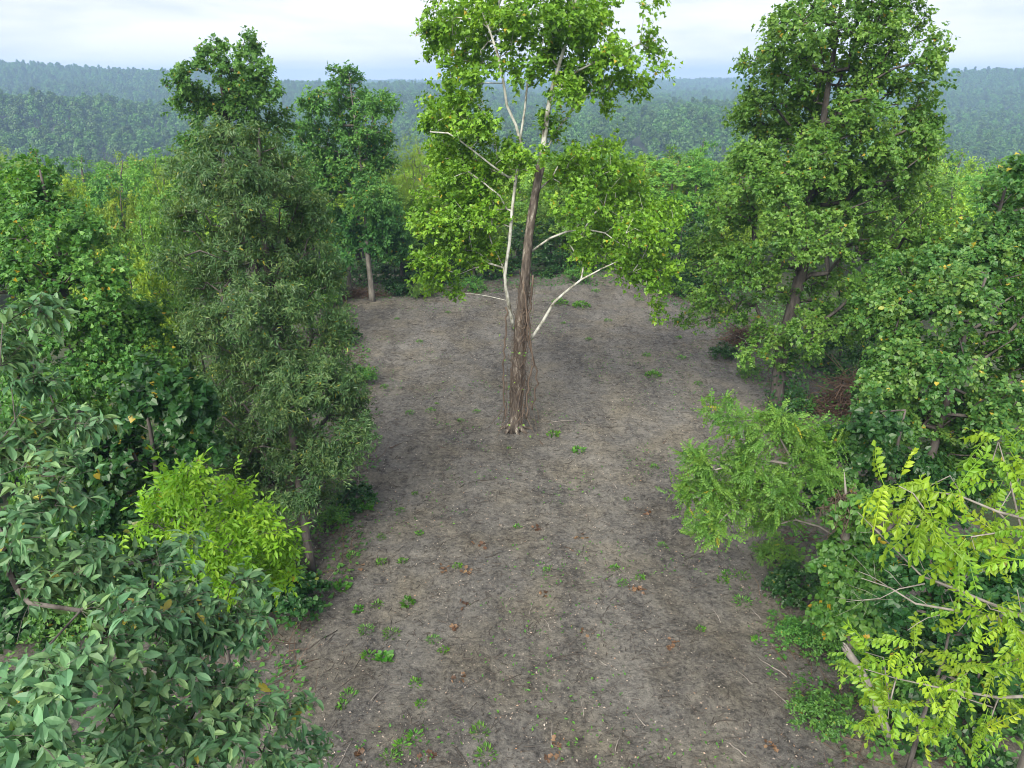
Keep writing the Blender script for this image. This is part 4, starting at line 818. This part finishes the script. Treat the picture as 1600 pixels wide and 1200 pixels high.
# ------------------------------------------------------------------ on the bare soil: weeds, sticks, litter
DEPTHS = [(11, 'at the near end of the soil'), (13, 'level with the snapped pole'), (15.5, 'level with the vine stump'), (18, 'level with the oak foot'), (21, 'level with the locust top'),
          (23.4, 'a little short of the sycamore'), (26, 'level with the sycamore foot'), (30, 'level with the brush heap'), (36, 'well beyond the sycamore'), (99, 'near the far wooded end')]
ACROSS = [(-.8, 'at the oak-side edge'), (-.5, 'towards the oak side'), (-.2, 'just oakward of middle'), (.12, 'on the middle line'), (.4, 'just walnutward of middle'), (.75, 'towards the walnut side'), (9, 'at the walnut-side edge')]
pending = {}
def where(o, what, x, y):
    xl = float(np.interp(y, *XL)); xr = float(np.interp(y, *XR)); f = (2 * x - xl - xr) / (xr - xl)
    d = next(t_ for v_, t_ in DEPTHS if y < v_); a = next(t_ for v_, t_ in ACROSS if f < v_)
    pending.setdefault(f'{what} {d}, {a}', []).append((y, o))
ORD = ['nearest', 'second', 'third', 'fourth', 'fifth', 'sixth', 'seventh']
def settle_labels():
    for lab, v_ in pending.items():
        v_.sort(key=lambda q: q[0])
        for i, (y, o) in enumerate(v_): o['label'] = lab if len(v_) == 1 else f'{("nearer", "farther")[i] if len(v_) == 2 else ORD[min(i, 6)]} {lab}'
def weed_proto(seed, n, h, spread_, size, leaf, mat):
    r = np.random.default_rng(seed); a = r.random(n) * 6.283; rr = spread_ * np.sqrt(r.random(n)); pos = np.stack([np.cos(a) * rr, np.sin(a) * rr, .01 + h * r.random(n) * (1.1 - rr / spread_)], 1)
    d = unit(np.stack([np.cos(a), np.sin(a), .5 + r.random(n) * .8], 1) + r.normal(size=(n, 3)) * .4); V, F = leaf_geo(leaf, pos, d, unit(r.normal(size=(n, 3)) * .4 + (0, 0, 1)), size * (.6 + .8 * r.random(n)))
    st_ = []
    for k in range(6):
        e_ = pos[k % n]; st_.append(tube(np.array([(0, 0, -.02), e_ * (.5, .5, .6), e_]), np.array((.006, .005, .003)), 3, 0, 0, False))
    sv, sf = join(st_); nv = len(V); return mesh_np('weed', V, F, mat, np.repeat(r.random(n) * .9, len(leaf[1]))), mesh_np('stem', sv, sf, mat, np.full(len(sf), .1))
WP = [weed_proto(401, 34, .14, .16, .10, OVATE, L_weed), weed_proto(402, 60, .22, .22, .11, LANCE, L_weed), weed_proto(403, 24, .30, .12, .12, HEART, L_weed), weed_proto(404, 180, .30, .42, .12, OVATE, L_weed)]
kinds = ['low weed', 'tufted weed', 'upright weed', 'dense weed patch']
spots = [(865, 680, 0, 1.3), (903, 707, 0, 1.3), (875, 476, 3, 1.2), (908, 480, 3, 1.3), (640, 648, 1, .8), (673, 645, 1, .8), (683, 632, 0, .6), (745, 646, 1, .7), (572, 797, 2, 1.3), (648, 772, 0, .6), (625, 797, 1, .7), (1020, 590, 3, .9), (1065, 562, 1, 1.0), (1010, 560, 1, .9), (1090, 600, 1, .8),
         (1140, 625, 0, .9), (980, 780, 0, .6), (1022, 735, 1, .7), (1115, 700, 1, .6), (960, 890, 0, .7), (972, 915, 1, .7), (1000, 905, 0, .7), (637, 942, 2, 1.1), (611, 990, 1, .9), (600, 1030, 2, 1.2), (677, 1000, 1, .7), (693, 1018, 0, .7), (650, 1070, 0, .8), (657, 1100, 0, .7), (750, 1145, 1, .9), (648, 1155, 0, .9), (628, 1170, 0, .8), (610, 1190, 1, .8), (760, 1180, 1, 1.0),
         (535, 1100, 0, .8), (545, 1085, 1, .8), (560, 950, 2, .9), (534, 915, 2, 1.2), (595, 880, 0, .8), (628, 877, 0, .8), (655, 833, 0, .7), (595, 838, 1, .6), (552, 870, 1, .8), (715, 888, 0, .7), (853, 890, 0, .6), (808, 820, 0, .6), (1130, 905, 0, .9), (1160, 940, 1, 1.0), (1135, 895, 0, .8), (1185, 1000, 0, .9), (1095, 985, 0, .6), (1160, 900, 1, .8), (1100, 775, 1, .7),
         (655, 535, 1, .8), (600, 605, 1, .9), (720, 660, 1, .6), (1020, 500, 1, 1.0), (950, 500, 1, .9), (1060, 530, 0, .9), (880, 505, 0, .8), (920, 530, 1, .7), (1000, 470, 1, 1.1), (1040, 480, 0, 1.0), (930, 455, 1, 1.2), (1120, 655, 1, .9), (1170, 700, 0, .9), (1035, 850, 1, .7), (795, 700, 0, .5), (700, 490, 1, .7), (620, 500, 1, .7), (590, 945, 0, .9), (572, 985, 1, .8), (575, 1025, 0, .9)]
for i, (px, py, k, s) in enumerate(spots):
    q = onground(px, py); q[2] = ground_z(q[0], q[1]) - .01; s *= (1 + .2 * (r.random() - .5)) * .95
    rt = empty('weed', q, 'weed', 'weed', 'weeds on the bare soil'); where(rt, ('small ' if s < .8 else 'large ' if s > 1.1 else '') + kinds[k], q[0], q[1]); rt.scale = (s,) * 3; rt.rotation_euler = (0, 0, r.random() * 6.28)
    obj('leaves', WP[k][0], rt, 'stuff'); obj('stem', WP[k][1], rt)
tones = [('pale', M_dead), ('dark', M_twig), ('brown', M_brush)]
stick_at = [(830, 950, .55, 1.4, 0), (855, 975, .4, 2.0, 0), (862, 1145, .6, 1.5, 0), (700, 960, .5, 1.6, 0), (770, 870, .45, .5, 1), (880, 1025, .8, .25, 1), (950, 905, .35, .7, 1), (1180, 955, .5, 1.9, 0), (1205, 1040, .8, 2.2, 0), (1165, 1060, .4, 2.1, 0), (1075, 1095, .35, .9, 0), (1120, 960, .5, 1.8, 0),
            (560, 745, 1.6, 1.75, 0), (540, 1180, .6, 1.3, 0), (590, 1085, .45, 1.0, 0), (1000, 1120, .4, 2.0, 0), (910, 1100, .45, 1.6, 0), (940, 1030, .3, 2.4, 0), (965, 1160, .4, 1.2, 0), (1060, 830, .5, .8, 0), (1100, 845, .6, 2.2, 0), (1080, 870, .5, .5, 1), (720, 1180, .6, 2.2, 1), (1015, 985, .5, .2, 1), (880, 660, 1.0, .05, 0),
            (845, 690, .5, 1.8, 2), (740, 560, .5, 2.4, 0), (700, 520, .45, 1.2, 0), (940, 560, .5, 1.4, 0), (620, 700, .5, .6, 2), (690, 700, .4, 2.5, 2), (760, 750, .7, .4, 1), (640, 560, .5, .4, 1), (1130, 1130, .6, .15, 1), (1150, 1170, .5, 2.3, 0), (1220, 1090, .6, 2.1, 0), (640, 1120, .4, 2.0, 1), (800, 1060, .5, .5, 1), (890, 860, .4, 2.3, 2), (1005, 640, .5, 2.2, 0), (1040, 690, .5, 1.1, 2), (960, 760, .4, 1.9, 0), (620, 470, .6, .7, 0), (610, 490, .6, 1.9, 0), (650, 480, .5, .5, 0), (990, 545, .6, .3, 1), (515, 900, .8, 1.2, 0), (500, 1000, 1.0, .8, 1), (460, 1040, 1.1, .6, 2)]
for i, (px, py, ln, a, tn) in enumerate(stick_at):
    q = onground(px, py); n_ = 6; t_ = np.linspace(-.5, .5, n_); bend = r.normal() * .15; X_ = ln * (math.cos(a) * t_ - math.sin(a) * bend * (t_ ** 2 - .1)) + r.normal(size=n_) * .008; Y_ = ln * (math.sin(a) * t_ + math.cos(a) * bend * (t_ ** 2 - .1)) + r.normal(size=n_) * .008
    zz = ground_z(q[0] + X_, q[1] + Y_); q[2] = zz.mean(); parts_ = [tube(np.stack([X_, Y_, zz - q[2] + .015], 1), np.linspace(.014, .007, n_) * (.7 + .5 * min(1, ln)), 5)]
    o = obj('fallen_stick', mesh_np('fallen_stick', *parts_[0], tones[tn][1], smooth_=True)); o.location = q
    tagp(o, 'stick', 'stick', 'fallen sticks on the bare soil'); where(o, f'{tones[tn][0]} {"long" if ln > .65 else "short"} stick lying', q[0], q[1])
leaf_spots = [(725, 900), (848, 932), (667, 1185), (866, 1188), (720, 1065), (714, 985), (905, 840), (840, 825), (695, 890), (1010, 800), (1000, 927), (990, 925), (560, 885), (752, 855), (726, 948), (918, 990), (1050, 1010), (870, 1165), (1205, 1165), (560, 1185)]
for i, (px, py) in enumerate(leaf_spots):
    q = onground(px, py); n_ = 7; pos = r.normal(size=(n_, 3)) * (.07, .07, .015) + (0, 0, .03); V, F = leaf_geo(LOBED, pos, r.normal(size=(n_, 3)) * (1, 1, .3), unit(r.normal(size=(n_, 3)) * .5 + (0, 0, 1)), .08 + .06 * r.random(n_))
    q[2] = ground_z(q[0], q[1]) + .01; o = obj('dry_leaf_clump', mesh_np('dry_leaf_clump', V, F, L_dry, np.repeat(r.random(n_), len(LOBED[1])))); o.location = q
    tagp(o, 'x', 'dead leaves', 'dry leaf clumps on the bare soil'); where(o, 'rusty dry leaf clump', q[0], q[1])
settle_labels()
def on_soil(n, far=47):
    yy = 8.5 + r.random(n * 2) ** 1.4 * (far - 8.5); xx = -12 + 25 * r.random(n * 2); k = edge_dist(xx, yy) < .8; return np.stack([xx[k], yy[k]], 1)[:n]
pt = on_soil(24000); k = len(pt); pos = np.column_stack([pt, ground_z(pt[:, 0], pt[:, 1]) + .012]); V, F = leaf_geo(CHIP, pos, r.normal(size=(k, 3)) * (1, 1, .15), unit(r.normal(size=(k, 3)) * .35 + (0, 0, 1)), .016 + .045 * r.random(k) ** 2.5)
m_chip = leafmat('wood_chip', (.10, .08, .065), (.24, .20, .17), (.42, .38, .34), (.36, .22, .13), trans=.05, sheen=.2)
o = obj('wood_chips', mesh_np('wood_chips', V, F, m_chip, r.random(k)), kind='stuff'); o['label'] = 'pale wood chips and leaf crumbs strewn over the bare soil'
pt = on_soil(11000); tb = []; gz = ground_z(pt[:, 0], pt[:, 1])
for i in range(len(pt)):
    a = r.random() * 6.28; ln = .05 + .30 * r.random() ** 2.5; e_ = np.array((math.cos(a), math.sin(a), r.normal() * .12)) * ln / 2; c_ = np.array((*pt[i], gz[i] + .015)); tb.append(tube(np.array([c_ - e_, c_ + e_]), np.array((.008, .005)) * (.7 + .8 * r.random()), 3, 0, 0, False))
v, f = join(tb); o = obj('twig_litter', mesh_np('twig_litter', v, f, M_twig), kind='stuff'); o['label'] = 'dark broken twigs scattered over the bare soil'
pt = on_soil(9000); sel = vnoise(pt[:, 0] * .5, pt[:, 1] * .5, 41) + .35 * vnoise(pt[:, 0] * 2, pt[:, 1] * 2, 42) + .12 * smooth(2, 9, pt[:, 0]) + .1 * smooth(26, 40, pt[:, 1]) + .30 * smooth(-2.2, -.3, edge_dist(pt[:, 0], pt[:, 1])) > .20; pt = pt[sel]; k = len(pt)
pos = np.column_stack([pt, ground_z(pt[:, 0], pt[:, 1]) + .02 + .03 * r.random(k)]); V, F = leaf_geo(OVATE, pos, unit(r.normal(size=(k, 3)) * (1, 1, .5) + (0, 0, .4)), unit(r.normal(size=(k, 3)) * .5 + (0, 0, 1)), .04 + .05 * r.random(k))
o = obj('seedlings', mesh_np('seedlings', V, F, L_weed, np.repeat(r.random(k) * .8, 2)), kind='stuff'); o['label'] = 'thin scatter of tiny green seedlings on the bare soil'

# ------------------------------------------------------------------ haze over the valley
hz = bpy.data.materials.new('haze_air'); hz.use_nodes = True; t = hz.node_tree
for n in list(t.nodes): t.nodes.remove(n)
pv = node(t, 'ShaderNodeVolumePrincipled'); pv.inputs['Color'].default_value = (.36, .54, .86, 1); pv.inputs['Density'].default_value = .00042; pv.inputs['Anisotropy'].default_value = 0.0
o = node(t, 'ShaderNodeOutputMaterial'); t.links.new(pv.outputs[0], o.inputs['Volume'])
E_, zb_, zt_ = 4600, -120, 90
V = [(sx * E_, sy * E_, z_) for z_ in (zb_, zt_) for sy in (-1, 1) for sx in (-1, 1)]
hb = obj('haze', mesh_np('haze', V, [(0, 2, 3, 1), (4, 5, 7, 6), (0, 1, 5, 4), (2, 6, 7, 3), (0, 4, 6, 2), (1, 3, 7, 5)], hz), kind='stuff')
